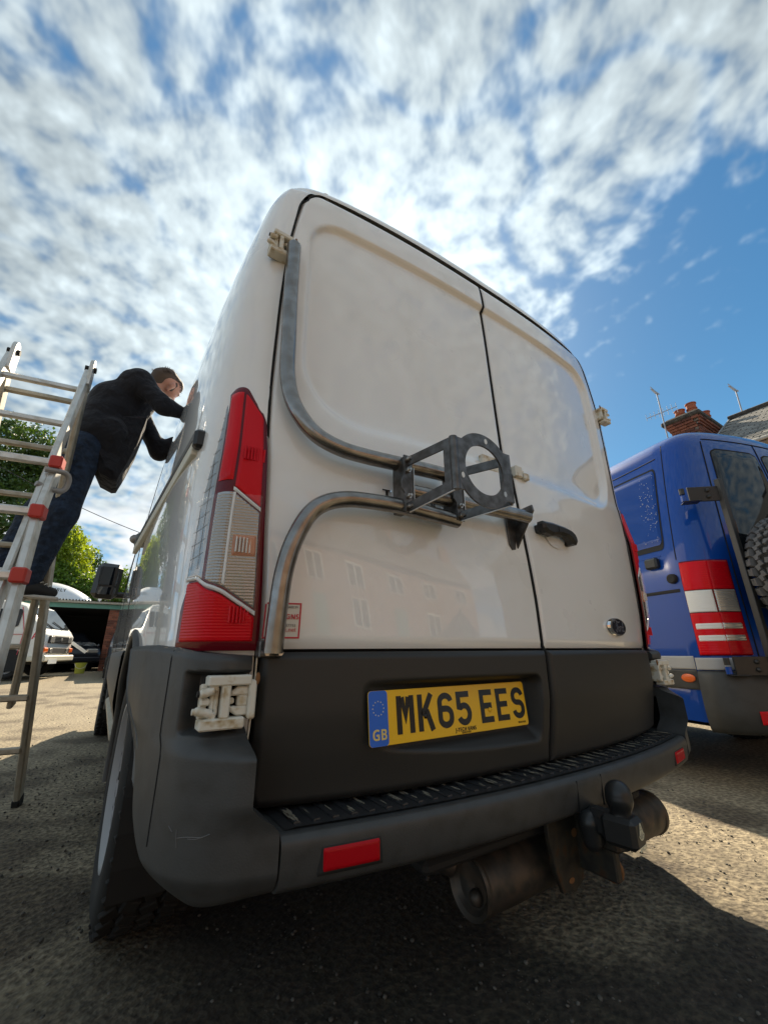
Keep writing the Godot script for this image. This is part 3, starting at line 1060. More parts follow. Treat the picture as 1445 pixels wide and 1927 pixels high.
func hinge(van: Node3D, s: float, at: Vector3, w: float, h: float) -> void:
	var m: Material = M.white_hinge
	# u runs from the door edge outwards, v upwards, both 0 to 1
	var P := func(u: float, v: float, z: float) -> Vector3: return at + Vector3(s * (u - 0.5) * w, (v - 0.5) * h, z)
	var blk := func(mb: MB, u0: float, u1: float, v0: float, v1: float, z0: float, z1: float) -> void:
		mb.box(P.call((u0 + u1) * 0.5, (v0 + v1) * 0.5, (z0 + z1) * 0.5), Vector3((u1 - u0) * w, (v1 - v0) * h, z1 - z0), Basis.IDENTITY, 0.003)
	var o := MB.new()
	blk.call(o, 0.127, 0.84, 0.80, 1.0, -0.012, 0.024)
	blk.call(o, 0.20, 0.92, 0.0, 0.21, -0.012, 0.024)
	blk.call(o, 0.46, 0.61, 0.19, 0.82, -0.006, 0.023)
	blk.call(o, 0.80, 0.92, 0.18, 0.84, -0.012, 0.004)
	var hg := build("hinge", o, m, van)
	var b := MB.new()
	blk.call(b, 0.14, 0.86, 0.04, 0.96, -0.016, -0.008)
	build("back_plate", b, M.black_gap, hg)
	for k in 2:
		var v := 0.665 if k == 0 else 0.355
		var e := 0.955 if k == 0 else 1.0
		var kn := MB.new()
		kn.tube([P.call(e - 0.05, v, 0.016), P.call(0.74, v + (0.06 if k == 0 else -0.06), 0.014)], 0.085 * h, 10)
		kn.ball(P.call(e - 0.05, v, 0.016), Vector3.ONE * 0.085 * h, 10)
		blk.call(kn, 0.66, 0.79, 0.70 if k == 0 else 0.16, 0.86 if k == 0 else 0.33, -0.004, 0.018)
		build("knuckle", kn, m, hg)
		var pin := MB.new()
		pin.tube([P.call(e - 0.01, v, 0.016), P.call(e + 0.035, v, 0.016)], 0.06 * h, 10)
		build("pin", pin, M.black_rubber if k == 0 else m, hg)
	var t := MB.new()
	blk.call(t, 0.635, 0.70, 0.24, 0.79, -0.004, 0.013)
	blk.call(t, 0.70, 0.765, 0.34, 0.70, -0.004, 0.012)
	blk.call(t, 0.765, 0.92, 0.44, 0.575, -0.004, 0.013)
	build("tongue", t, m, hg)
	var l := MB.new()
	for q in [[1.0, 0.60], [-1.0, 0.40]]:
		var c: float = q[1]
		var d: float = q[0]
		l.plate(PackedVector2Array([Vector2(-0.06 * w, (c - 0.5) * h), Vector2(-0.07 * w, (c - 0.5 + d * 0.09) * h), Vector2(-0.18 * w, (c - 0.5 + d * 0.18) * h), Vector2(-0.36 * w, (c - 0.5 + d * 0.18) * h), Vector2(-0.36 * w, (c - 0.5) * h)]), 0.020, Transform3D(Basis(Vector3(s, 0, 0), Vector3.UP, Vector3(0, 0, 1)), at + Vector3(0, 0, -0.008)), 0.003)
	blk.call(l, 0.14, 0.32, 0.39, 0.61, -0.008, 0.011)
	blk.call(l, 0.36, 0.46, 0.44, 0.56, -0.006, 0.006)
	blk.call(l, 0.03, 0.16, 0.15, 0.90, -0.02, 0.022)
	build("door_leaf", l, m, hg)
	var ru := MB.new()
	ru.ball(P.call(0.03, 0.92, 0.020), Vector3(0.005, 0.012, 0.003), 8)
	build("rust_patch", ru, M.rust_stain, hg)

func bumper_corner(van: Node3D, s: float) -> void:
	var U := [[0.0, 0.840, -0.088], [0.1, 0.882, -0.078], [0.25, 0.928, -0.098], [0.38, 0.960, -0.140], [0.55, 0.987, -0.23], [0.75, 1.016, -0.38], [1.0, 1.034, -0.56]]
	var L := [[0.0, 0.788, -0.006], [0.1, 0.850, -0.024], [0.25, 0.910, -0.055], [0.38, 0.953, -0.108], [0.55, 0.984, -0.21], [0.75, 1.012, -0.37], [1.0, 1.030, -0.56]]
	var ux := []; var uz := []; var lx := []; var lz := []
	for k in U.size():
		ux.append([U[k][0], U[k][1]]); uz.append([U[k][0], U[k][2]])
		lx.append([L[k][0], L[k][1]]); lz.append([L[k][0], L[k][2]])
	var f := func(u: float, v: float) -> Vector3:
		var lo := table([[0.0, 0.386], [0.25, 0.376], [0.45, 0.392], [0.65, 0.45], [0.82, 0.52], [1.0, 0.61]], u)
		var hi := table([[0.0, 0.776], [0.3, 0.784], [0.6, 0.80], [1.0, 0.806]], u)
		var y := lerpf(lo, hi, v)
		var k := sstep(0.598, 0.634, y)
		var x := lerpf(table(lx, u), table(ux, u), lerpf(sstep(0.476, 0.530, y), k, sstep(0.0, 0.3, u)))
		var z := lerpf(table(lz, u), table(uz, u), k)
		var tuck := sstep(0.425, 0.38, y) * 0.022
		var ze := AXLE + sqrt(maxf(0.001, 0.475 * 0.475 - pow(y - WH_Y, 2)))
		z = lerpf(z, ze, sstep(0.72, 1.0, u))
		x -= 0.040 * sstep(0.72, 0.50, y) * sstep(0.55, 1.0, u)
		var rec := 0.036 * sstep(0.634, 0.643, y) * sstep(0.748, 0.740, y) * sstep(0.38, 0.34, u)
		var d := minf(v * (hi - lo), (1 - v) * (hi - lo))
		var ins := rec + roll(d, 0.014)
		var nn := Vector2(lerpf(0.1, 1.0, sstep(0.1, 0.5, u)), lerpf(1.0, 0.05, sstep(0.15, 0.6, u))).normalized()
		x -= nn.x * (ins + tuck)
		z -= nn.y * (ins + tuck)
		# side scoop line ahead of the corner
		var sc := absf((y - 0.60) - (u - 0.80) * 0.45)
		if u > 0.76 and u < 0.92: x -= 0.010 * sstep(0.012, 0.004, sc) * sstep(0.76, 0.78, u) * sstep(0.92, 0.90, u)
		return Vector3(s * x, y, z)
	var mb := MB.new()
	mb.grid(110, 110, f, Vector3(s, 0, 1))
	for k in 4:
		var g := func(u: float, v: float) -> Vector3:
			var p: Vector3 = f.call(0.0 if k == 0 else (1.0 if k == 1 else v), v if k < 2 else (0.0 if k == 2 else 1.0))
			return p + [Vector3(0, 0, -0.10), Vector3(-s * 0.05, 0, 0), Vector3(-s * 0.04, 0.005, -0.03), Vector3(-s * 0.03, 0, -0.03)][k] * u
		mb.grid(1, 60, g, [Vector3(-s, 0, 0), Vector3(0, 0, -1), Vector3(0, -1, 0), Vector3(0, 1, 0)][k])
	# inner shelf that meets the step
	var sh := func(u: float, v: float) -> Vector3:
		var p: Vector3 = f.call(v * 0.16, 0.235)
		return Vector3(p.x, 0.4725 + 0.004 * u, lerpf(p.z - 0.004, -0.16, u))
	mb.grid(6, 10, sh, Vector3.UP)
	var o := build("bumper_corner", mb, M.bumper_plastic, van)
	var sm := MB.new()
	var sp := []
	for k in 20:
		sp.append(f.call(0.50, lerpf(0.12, 0.985, k / 19.0)))
	sm.tube(sp, 0.0016, 5)
	build("panel_seam", sm, M.black_gap, o)
	if s < 0:
		var sc := MB.new()
		for line in [[Vector2(0.345, 0.245), Vector2(0.30, 0.262), Vector2(0.25, 0.268), Vector2(0.215, 0.280)], [Vector2(0.346, 0.275), Vector2(0.342, 0.24), Vector2(0.338, 0.215)], [Vector2(0.30, 0.256), Vector2(0.27, 0.260), Vector2(0.24, 0.270)], [Vector2(0.385, 0.272), Vector2(0.365, 0.26)]]:
			var q := []
			for e in line:
				q.append(f.call(e.x, e.y) + Vector3(-0.0002, 0, 0.0002))
			sc.tube(spline(q, 4), 0.0009, 5)
		build("scrape", sc, M.scratch, o)

func step_z(x: float) -> float:
	return 0.070 - 0.086 * pow(absf(x) / 0.822, 2.2)

func bumper_step(van: Node3D) -> void:
	var f := func(u: float, v: float) -> Vector3:
		var x := lerpf(-0.784, 0.784, u)
		var z := step_z(x)
		var p := prof([[-0.17, 0.475], [z - 0.05, 0.4755], [z - 0.014, 0.475], [z - 0.003, 0.469], [z + 0.002, 0.458], [z + 0.001, 0.435], [z - 0.004, 0.405], [z - 0.012, 0.391], [z - 0.035, 0.384], [z - 0.12, 0.39]], v)
		return Vector3(x, p.y, p.x)
	var mb := MB.new()
	mb.grid(80, 54, f, Vector3(0, 0, 1))
	for e in [0.0, 1.0]:
		var q := []
		for k in 28:
			q.append(f.call(e, k / 27.0))
		mb.face(q, Vector3(-1 if e == 0.0 else 1, 0, 0))
	var o := build("bumper_step", mb, M.bumper_plastic, van)
	# black tread mat with ribs
	var tr := MB.new()
	var g := func(u: float, v: float) -> Vector3:
		var x := lerpf(-0.772, 0.772, u)
		var z := lerpf(-0.165, step_z(x) - 0.020, v)
		return Vector3(x, 0.4795 - roll(minf(u, 1 - u) * 1.5, 0.004), z)
	tr.grid(80, 6, g, Vector3.UP)
	var t := build("step_tread", tr, M.tread_plastic, o)
	var rb := MB.new()
	rb.box(Vector3(0, 0, -0.5), Vector3(0.015, 0.0055, 1.0), Basis.IDENTITY, 0.003)
	var rm := rb.mesh()
	var n := 41
	for k in n:
		var x := lerpf(-0.745, 0.745, float(k) / (n - 1))
		var l := step_z(x) - 0.034 + 0.16
		var r := MeshInstance3D.new()
		r.mesh = rm
		r.material_override = M.tread_plastic
		put(r, "tread_rib", o)
		r.position = Vector3(x, 0.4805, step_z(x) - 0.034)
		r.scale = Vector3(1, 1, l)
	# pale dust and mud dried on the tread
	var du := MB.new()
	for k in 260:
		var x := clampf(rng.randfn(0.05, 0.40), -0.74, 0.74)
		var j := roundi((x + 0.745) / 1.49 * (n - 1))
		x = lerpf(-0.745, 0.745, float(j) / (n - 1)) + rng.randf_range(-0.007, 0.007)
		var z := rng.randf_range(-0.10, step_z(x) - 0.045)
		du.ball(Vector3(x, 0.4835, z), Vector3(rng.randf_range(0.001, 0.0035), 0.0007, rng.randf_range(0.003, 0.022)), 6)
	tag(build("dried_mud", du, M.tread_dirt, o), "", "", "", "stuff")
	for s in [-1.0, 1.0]:
		var rf := MB.new()
		var h := func(u: float, v: float) -> Vector3:
			var x: float = s * lerpf(0.600, 0.712, u)
			var y := lerpf(0.411, 0.449, v)
			return Vector3(x, y, step_z(x) + 0.006 - roll(minf(minf(u, 1 - u) * 0.112, minf(v, 1 - v) * 0.039), 0.007))
		rf.grid(24, 14, h, Vector3(0, 0, 1))
		var r := build("rear_reflector", rf, M.red_reflector, o)
		var rr := MB.new()
		var hh := func(u: float, v: float) -> Vector3:
			var x: float = s * lerpf(0.594, 0.718, u)
			var y := lerpf(0.406, 0.454, v)
			return Vector3(x, y, step_z(x) + 0.003 - roll(minf(minf(u, 1 - u) * 0.124, minf(v, 1 - v) * 0.049), 0.006))
		rr.grid(20, 12, hh, Vector3(0, 0, 1))
		build("reflector_rim", rr, M.black_rubber, r)
	# seams across the face of the step
	for x in [-0.03, 0.08]:
		var se := MB.new()
		se.box(Vector3(x, 0.430, step_z(x) + 0.0003), Vector3(0.0022, 0.07, 0.004))
		build("face_seam", se, M.black_gap, o)

func wheel(parent: Node3D, c: Vector3, s: float, r: float, w: float, mat_tyre: Material, called := "wheel") -> MeshInstance3D:
	var xf := Transform3D(Basis(Vector3(0, 1, 0), Vector3(s, 0, 0), Vector3(0, 0, 1)), c)
	var t := MB.new()
	var h := w / 2
	t.lathe([Vector2(r * 0.56, -h * 0.8), Vector2(r * 0.66, -h), Vector2(r * 0.85, -h * 1.02), Vector2(r * 0.94, -h * 0.93), Vector2(r * 0.965, -h * 0.6), Vector2(r * 0.968, 0), Vector2(r * 0.965, h * 0.6), Vector2(r * 0.94, h * 0.93), Vector2(r * 0.85, h * 1.02), Vector2(r * 0.66, h), Vector2(r * 0.56, h * 0.8)], 48, xf, true)
	# tread blocks in five rows
	var nb := 44
	for row in 5:
		for k in nb:
			var a := TAU * (k + 0.5 * (row % 2)) / nb
			var y: float = h * [-0.76, -0.40, 0.0, 0.40, 0.76][row]
			var rr := r * (0.962 if absi(row - 2) == 2 else 0.983)
			var b := Basis(Vector3(cos(a), 0, sin(a)), Vector3.UP, Vector3(-sin(a), 0, cos(a)))
			b = b * Basis(Vector3.RIGHT, 0.35 * (1 if row % 2 == 0 else -1))
			if absi(row - 2) == 2: b = b * Basis(Vector3.BACK, 0.22 * signf(row - 2.0) * -1.0)
			t.box(xf * (Vector3(cos(a), 0, sin(a)) * rr + Vector3(0, y, 0)), Vector3(r * 0.036, h * 0.34, r * TAU / nb * 0.66), xf.basis * b, 0.002)
	var o := build(called, t, mat_tyre, parent)
	var rim_ := MB.new()
	rim_.lathe([Vector2(r * 0.63, h * 0.80), Vector2(r * 0.62, h * 0.98), Vector2(r * 0.59, h * 0.98), Vector2(r * 0.55, h * 0.72), Vector2(r * 0.45, h * 0.50), Vector2(r * 0.3, h * 0.66), Vector2(r * 0.18, h * 0.72), Vector2(0.0, h * 0.72)], 32, xf)
	var rm := build("rim", rim_, M.grey_trim, o)
	for k in 6:
		var a := TAU * k / 6
		var hole := MB.new()
		hole.ball(xf * Vector3(cos(a) * r * 0.43, h * 0.58, sin(a) * r * 0.43), Vector3.ONE * r * 0.065, 8)
		build("rim_hole", hole, M.black_gap, o)
		var nut := MB.new()
		nut.tube([xf * Vector3(cos(a + 0.5) * r * 0.2, h * 0.55, sin(a + 0.5) * r * 0.2), xf * Vector3(cos(a + 0.5) * r * 0.2, h * 0.85, sin(a + 0.5) * r * 0.2)], r * 0.035, 6)
		build("wheel_nut", nut, M.black_rubber, o)
	return o

func frame_plate(mb: MB, a: Vector3, b: Vector3, c: Vector3, d: Vector3, w: float, th: float) -> void:
	# flat four-sided frame: strips of width w along the edges a-b (top), b-c (front), c-d (bottom)
	var nn := (b - a).cross(d - a).normalized()
	for e in [[a, b, (d - a)], [d, c, (a - d)]]:
		var t: Vector3 = (e[1] - e[0])
		var inn: Vector3 = (e[2] - t.normalized() * e[2].dot(t.normalized())).normalized()
		mb.box((e[0] + e[1]) * 0.5 + inn * w * 0.5, Vector3(t.length(), w, th), Basis(t.normalized(), inn, t.normalized().cross(inn)), 0.0006)

func carrier(van: Node3D) -> void:
	var o := 0.055
	var T := func(x: float, y: float, off := 0.055) -> Vector3: return Vector3(x, y, zs(x, y) + off)
	var root := Node3D.new()
	put(root, "wheel_carrier", van)
	var up := MB.new()
	up.tube(spline([T.call(-0.834, 1.938), T.call(-0.832, 1.75), T.call(-0.827, 1.60), T.call(-0.823, 1.49), T.call(-0.810, 1.412), T.call(-0.786, 1.353), T.call(-0.746, 1.303), T.call(-0.686, 1.275), T.call(-0.612, 1.266), T.call(-0.513, 1.2645), T.call(-0.42, 1.2645), T.call(-0.335, 1.2645)], 8), 0.0205, 20)
	up.ball(T.call(-0.834, 1.938), Vector3(0.0205, 0.012, 0.0205), 14)
	build("upper_tube", up, M.raw_steel, root)
	var lo := MB.new()
	lo.tube(spline([T.call(-0.812, 0.782), T.call(-0.810, 0.87), T.call(-0.805, 0.95), T.call(-0.790, 1.018), T.call(-0.762, 1.082), T.call(-0.726, 1.117), T.call(-0.674, 1.135), T.call(-0.605, 1.139), T.call(-0.515, 1.138), T.call(-0.42, 1.130), T.call(-0.345, 1.124)], 8), 0.0205, 20)
	build("lower_tube", lo, M.raw_steel, root)
	var mi := MB.new()
	mi.tube(spline([T.call(-0.50, 1.186), T.call(-0.35, 1.184), T.call(-0.2, 1.184), T.call(-0.05, 1.184, 0.06)], 8), 0.0205, 20)
	build("cross_tube", mi, M.raw_steel, root)
	# end stay that reaches back to the door by the seam
	var st := MB.new()
	var b0: Vector3 = T.call(-0.052, 1.20, 0.0)
	st.plate(PackedVector2Array([Vector2(-0.022, 0.022), Vector2(0.022, 0.022), Vector2(0.022, -0.055), Vector2(0.012, -0.112), Vector2(-0.008, -0.116), Vector2(-0.018, -0.10)]), 0.006, Transform3D(Basis(Vector3(0.97, 0, -0.1).normalized(), Vector3.UP, Vector3(0.1, 0, 0.97).normalized()), b0 + Vector3(-0.02, 0, 0.006)), 0.001)
	st.plate(PackedVector2Array([Vector2(-0.03, 0.018), Vector2(0.052, 0.024), Vector2(0.056, 0.004), Vector2(-0.024, -0.108), Vector2(-0.034, -0.10)]), 0.006, Transform3D(Basis(Vector3(0, 0, 1), Vector3.UP, Vector3(-1, 0, 0)), b0 + Vector3(0.006, -0.004, 0.03)), 0.001)
	build("end_stay", st, M.dark_steel, root)
	for p in [Vector3(-0.834, 1.935, 0), Vector3(-0.812, 0.79, 0)]:
		var ft := MB.new()
		var q: Vector3 = T.call(p.x, p.y, 0.006)
		ft.box(q + Vector3(0.004, 0, 0.01), Vector3(0.05, 0.035, 0.028), Basis.IDENTITY, 0.003)
		var fo := build("tube_foot", ft, M.dark_steel, root)
		for k in 2:
			var bo := MB.new()
			bo.tube([q + Vector3(-0.012 + 0.028 * k, -0.008, 0.02), q + Vector3(-0.012 + 0.028 * k, -0.008, 0.052)], 0.006, 6)
			build("bolt", bo, M.zinc, fo)
	# two bolted upright plates
	var zr := 0.190
	for side in 2:
		var x: float = [-0.516, -0.352][side]
		var z: float = zs(x, 1.2) + 0.078
		var pl := MB.new()
		var out := PackedVector2Array([Vector2(-0.013, 0.079), Vector2(0.013, 0.079), Vector2(0.013, -0.079), Vector2(-0.013, -0.079), Vector2(-0.013, -0.03), Vector2(-0.022, -0.018), Vector2(-0.024, 0.0), Vector2(-0.018, 0.016), Vector2(-0.013, 0.026)])
		pl.plate(out, 0.005, Transform3D(Basis.IDENTITY, Vector3(x, 1.197, z)), 0.0008)
		pl.box(Vector3(x, 1.197, z - 0.025), Vector3(0.026, 0.15, 0.05), Basis.IDENTITY, 0.001)
		var up_ := build("upright_plate", pl, M.dark_steel, root)
		var ed := MB.new()
		ed.box(Vector3(x + 0.0145, 1.187, z + 0.004), Vector3(0.002, 0.11, 0.009))
		build("cut_edge", ed, M.cut_edge, up_)
		for k in 4:
			var y: float = 1.197 + [0.066, 0.034, -0.038, -0.066][k]
			var bo := MB.new()
			bo.tube([Vector3(x - 0.003, y, z + 0.004), Vector3(x - 0.003, y, z + 0.012)], 0.0068, 6)
			bo.tube([Vector3(x - 0.003, y, z + 0.012), Vector3(x - 0.003, y, z + 0.020)], 0.0035, 8)
			build("bolt", bo, M.zinc, up_)
		# cranked arms that carry the ring
		var xr: float = [-0.498, -0.302][side]
		var ar := MB.new()
		frame_plate(ar, Vector3(x, 1.272, z + 0.004), Vector3(xr, 1.268, zr), Vector3(xr, 1.132, zr), Vector3(x, 1.118, z + 0.004), 0.026, 0.004)
		ar.box(Vector3(lerpf(x, xr, 0.92), 1.200, lerpf(z, zr, 0.92)), Vector3(0.004, 0.13, 0.030), Basis(Vector3.UP, atan2(xr - x, zr - z)), 0.0006)
		var ao := build("bracket_arm", ar, M.dark_steel, root)
		var ae := MB.new()
		var e0 := Vector3(x, 1.1175, z + 0.004)
		var e1 := Vector3(xr, 1.1315, zr)
		ae.box((e0 + e1) * 0.5 - Vector3(0, 0.0008, 0), Vector3(0.0042, 0.0016, (e1 - e0).length()), Basis.looking_at(e1 - e0, Vector3.UP), 0.0)
		build("cut_edge", ae, M.cut_edge, ao)
		# bent corner next to the ring
		var fo := MB.new()
		fo.tube([Vector3(xr + (0.004 if side == 0 else -0.004), 1.132, zr), Vector3(xr + (0.004 if side == 0 else -0.004), 1.268, zr)], 0.010 if side == 0 else 0.004, 12)
		build("fold", fo, M.dark_steel, ao)
	var rg := MB.new()
	var c := Vector3(-0.400, 1.201, zr + 0.002)
	var n := 56
	for k in n:
		var a0 := TAU * k / n
		var a1 := TAU * (k + 1) / n
		var d0 := Vector3(cos(a0), sin(a0), 0)
		var d1 := Vector3(cos(a1), sin(a1), 0)
		for z in [0.0, 0.005]:
			rg.quad(c + d0 * 0.0655 + Vector3(0, 0, z), c + d1 * 0.0655 + Vector3(0, 0, z), c + d1 * 0.098 + Vector3(0, 0, z), c + d0 * 0.098 + Vector3(0, 0, z), Vector3(0, 0, 1 if z > 0 else -1))
		rg.quad(c + d0 * 0.0655, c + d1 * 0.0655, c + d1 * 0.0655 + Vector3(0, 0, 0.005), c + d0 * 0.0655 + Vector3(0, 0, 0.005), -d0)
		rg.quad(c + d0 * 0.098, c + d1 * 0.098, c + d1 * 0.098 + Vector3(0, 0, 0.005), c + d0 * 0.098 + Vector3(0, 0, 0.005), d0)
	# short wings that tie the ring to its arms
	for s in [-1.0, 1.0]:
		rg.plate(PackedVector2Array([Vector2(0.055, 0.067), Vector2(0.098, 0.067), Vector2(0.098, -0.067), Vector2(0.055, -0.067), Vector2(0.085, -0.03), Vector2(0.0925, 0.0), Vector2(0.085, 0.03)]), 0.0042, Transform3D(Basis(Vector3(s, 0, 0), Vector3.UP, Vector3(0, 0, 1)), c + Vector3(0, 0, 0.0004)), 0.0)
	var ring := build("mounting_ring", rg, M.dark_steel, root)
	for k in 3:
		var a := deg_to_rad([82.0, 202.0, 322.0][k])
		var ho := MB.new()
		ho.plate(PackedVector2Array(arc(0, 0, 0.0052, 0.0074, 0, 345, 12)), 0.0006, Transform3D(Basis.IDENTITY, c + Vector3(cos(a) * 0.082, sin(a) * 0.082, 0.005)))
		build("stud_hole", ho, [M.lamp_white, M.lamp_white, M.zinc][k], ring)

func white_van() -> void:
	var van := thing("white_van", "tall white panel van with grey bumper and a steel tube wheel carrier on its doors", "van")
	# body shell
	for s in [-1.0, 1.0]:
		var mb := MB.new()
		var nz := ZL.size() - 1
		var f := func(u: float, v: float) -> Vector3: return body_point(s, ZL[roundi(u * nz)], v)
		mb.grid(nz, 60, f, Vector3(s, 0.3, 0))
		# rear frame between the doors and the corner
		var g := func(u: float, v: float) -> Vector3:
			var a := prof(INNER, v)
			var b: Vector3 = body_point(s, -0.16, v)
			var x := lerpf(a.x + 0.0, absf(b.x), u)
			var y := lerpf(a.y, b.y, u)
			if v < 0.1: y = lerpf(0.45, 0.785, v * 10.0)
			var z := zs(x, minf(y, 2.3)) + rim(x, minf(y, 2.3)) - 0.012 * u * u - (0.010 * (1.0 - u) if v < 0.12 else 0.0)
			return Vector3(s * x, y, z)
		mb.grid(8, 70, g, Vector3(s * 0.2, 0, 1))
		build("body_shell", mb, M.white_paint, van)
		tail_lamp(van, s)
		bumper_corner(van, s)
		hinge(van, s, Vector3(s * 0.886, 0.693, -0.090), 0.116, 0.096)
		hinge(van, s, Vector3(s * 0.866, 1.937, zs(0.868, 1.937) + 0.032), 0.084, 0.085)
		# side trim, sill and arch lip
		var tr := MB.new()
		var h := func(u: float, v: float) -> Vector3:
			var z := lerpf(-1.46, -4.26, u)
			var y := lerpf(0.455, 0.80, v)
			return Vector3(s * (1.032 - 0.03 * sstep(0.6, 0.45, y) - roll(minf(v, 1 - v) * 0.34, 0.012)), y, z)
		tr.grid(20, 16, h, Vector3(s, 0, 0))
		build("side_trim", tr, M.bumper_plastic, van)
		for ax in [AXLE, FRONT_AXLE]:
			var ap := []
			for k in 25:
				var a := deg_to_rad(lerpf(16.0 if ax == AXLE else -12.0, 192.0, k / 24.0))
				ap.append(Vector3(s * ((1.012 - 0.040 * sstep(0.72, 0.50, WH_Y + 0.47 * sin(a)) * (1.0 if a < 1.5 else 0.3)) if ax == AXLE else 0.99), WH_Y + 0.470 * sin(a), ax + 0.470 * cos(a)))
			var al := MB.new()
			al.tube(ap, 0.017, 10)
			build("arch_lip", al, M.bumper_plastic, van)
			var lin_ := MB.new()
			for k in 24:
				var a0 := deg_to_rad(lerpf(-20, 200, k / 24.0))
				var a1 := deg_to_rad(lerpf(-20, 200, (k + 1) / 24.0))
				var p0 := Vector3(0, WH_Y + 0.468 * sin(a0), ax + 0.468 * cos(a0))
				var p1 := Vector3(0, WH_Y + 0.468 * sin(a1), ax + 0.468 * cos(a1))
				var e0 := Vector3(s * 1.0, 0, 0)
				var e1 := Vector3(s * 0.62, 0, 0)
				lin_.quad(p0 + e0, p1 + e0, p1 + e1, p0 + e1, Vector3(0, WH_Y, ax) - p0)
			build("arch_liner", lin_, M.black_rubber, van)
			wheel(van, Vector3(s * (0.880 if ax == AXLE else 0.918), WH_Y, ax), s, WH_Y, 0.245, M.tyre_rubber)
		var stp := MB.new()
		stp.box(Vector3(s * 0.970, 0.385, -2.95), Vector3(0.07, 0.06, 2.2), Basis.IDENTITY, 0.02)
		build("side_step", stp, M.worn_aluminium, van)
		var mf := MB.new()
		mf.box(Vector3(s * 0.765, 0.42, -0.562), Vector3(0.18, 0.30, 0.012), Basis(Vector3.RIGHT, -0.06), 0.003)
		build("mud_flap", mf, M.black_rubber, van)
		# door leaves
		var d := door_panel(van, s)
		d.name = numbered("rear_door", van)
		lower_panel(van, s)
		# mirrors
		var mr := MB.new()
		mr.box(Vector3(s * 1.19, 1.50, -4.26), Vector3(0.23, 0.36, 0.13), Basis(Vector3.BACK, s * 0.06), 0.045)
		mr.box(Vector3(s * 1.03, 1.37, -4.30), Vector3(0.18, 0.06, 0.07), Basis.IDENTITY, 0.02)
		mr.box(Vector3(s * 0.97, 1.34, -4.32), Vector3(0.08, 0.13, 0.12), Basis.IDENTITY, 0.02)
		var mo := build("door_mirror", mr, M.soft_black, van)
		for k in 2:
			var gl := MB.new()
			gl.plate(round_rect(0.165, 0.185 if k == 0 else 0.075, 0.025), 0.002, Transform3D(Basis(Vector3.UP, s * -0.12), Vector3(s * 1.185, 1.545 if k == 0 else 1.395, -4.192)))
			build("mirror_glass", gl, M.mirror_glass, mo)
		# cab glass and screen pillar dark bands
		var sg := MB.new()
		var sf := func(u: float, v: float) -> Vector3:
			var z := lerpf(-3.55, -4.45, u)
			var p: Vector3 = body_point(s, -3.5, lerpf(0.235, 0.455, v * (1.0 - 0.45 * u)))
			return p + Vector3(s * (0.004 - 0.03 * u), 0, z + 3.5)
		sg.grid(10, 10, sf, Vector3(s, 0, 0))
		build("cab_window", sg, M.dark_glass, van)
	# dark shut-line backing behind the doors
	var bk := MB.new()
	var bf := func(u: float, v: float) -> Vector3:
		var x := lerpf(-0.86, 0.86, u)
		var y := lerpf(0.47, 2.34, v)
		return Vector3(x * (1.0 - 0.06 * sstep(1.9, 2.34, y)), y, zs(x, minf(y, 2.3)) - 0.018 - 0.05 * sstep(0.77, 0.74, y))
	bk.grid(30, 40, bf, Vector3(0, 0, 1))
	build("door_seal", bk, M.black_gap, van)
	# rubber seals that fill the shut lines
	var cs := MB.new()
	var cpts := []
	for k in 80:
		var y := lerpf(0.50, 2.312, k / 79.0)
		cpts.append(Vector3(0.0, y, zs(0.0, y) + rim(0.0, y) - 0.006 + (0.010 if y < 0.787 else 0.0)))
	cs.tube(cpts, 0.0055, 6)
	build("centre_seal", cs, M.black_gap, van)
	for s in [-1.0, 1.0]:
		var sp := []
		for k in 60:
			var y := lerpf(1.30, 2.212, k / 59.0)
			var x := table(EDGE, y) + 0.003
			sp.append(Vector3(s * x, y, zs(x, y) + rim(x, y) - 0.003))
		for k in 10:
			var a := PI / 2 * (k + 1) / 10.0
			var x := 0.690 + 0.098 * cos(a)
			var y := 2.216 + 0.092 * sin(a)
			sp.append(Vector3(s * x, y, zs(x, y) + rim(x, y) - 0.003))
		for k in 20:
			var x := lerpf(0.67, 0.0, k / 19.0)
			var y := 2.3175 - 0.012 * pow(x / 0.8, 2.0)
			sp.append(Vector3(s * x, y, zs(x, y) + rim(x, y) - 0.004))
		var sm := MB.new()
		sm.tube(sp, 0.0042, 6)
		build("door_edge_seal", sm, M.black_gap, van)
	bumper_step(van)
	number_plate(van)
	carrier(van)
	# sliding door rail along the left side
	var ra := MB.new()
	beam(ra, Vector3(-0.990, 1.322, -0.23), Vector3(-1.052, 1.322, -1.60), 0.026, 0.030, Vector3(1, 0, 0), 0.004)
	var ro := build("sliding_door_rail", ra, M.soft_black, van)
	var rc := MB.new()
	beam(rc, Vector3(-0.993, 1.291, -0.25), Vector3(-1.055, 1.291, -1.61), 0.020, 0.036, Vector3(1, 0, 0), 0.002)
	build("rail_channel", rc, M.camper_cream, ro)
	var re := MB.new()
	re.box(Vector3(-0.986, 1.310, -0.232), Vector3(0.036, 0.054, 0.03), Basis.IDENTITY, 0.008)
	build("rail_end_cap", re, M.soft_black, ro)
	var rl := MB.new()
	rl.box(Vector3(-1.035, 1.375, -1.72), Vector3(0.07, 0.07, 0.10), Basis.IDENTITY, 0.02)
	rl.ball(Vector3(-1.065, 1.37, -1.69), Vector3.ONE * 0.025, 10)
	build("sliding_door_roller", rl, M.grey_cast, ro)
	# panel seams on the side
	for z in [-1.78, -3.02, -4.2]:
		var se := MB.new()
		var pts := []
		for k in 24:
			var t := lerpf(0.105, 0.56, k / 23.0)
			var p: Vector3 = body_point(-1.0, z, t)
			pts.append(Vector3(p.x - 0.0005, p.y, z))
		se.tube(pts, 0.0014, 5)
		build("panel_seam", se, M.black_gap, van)
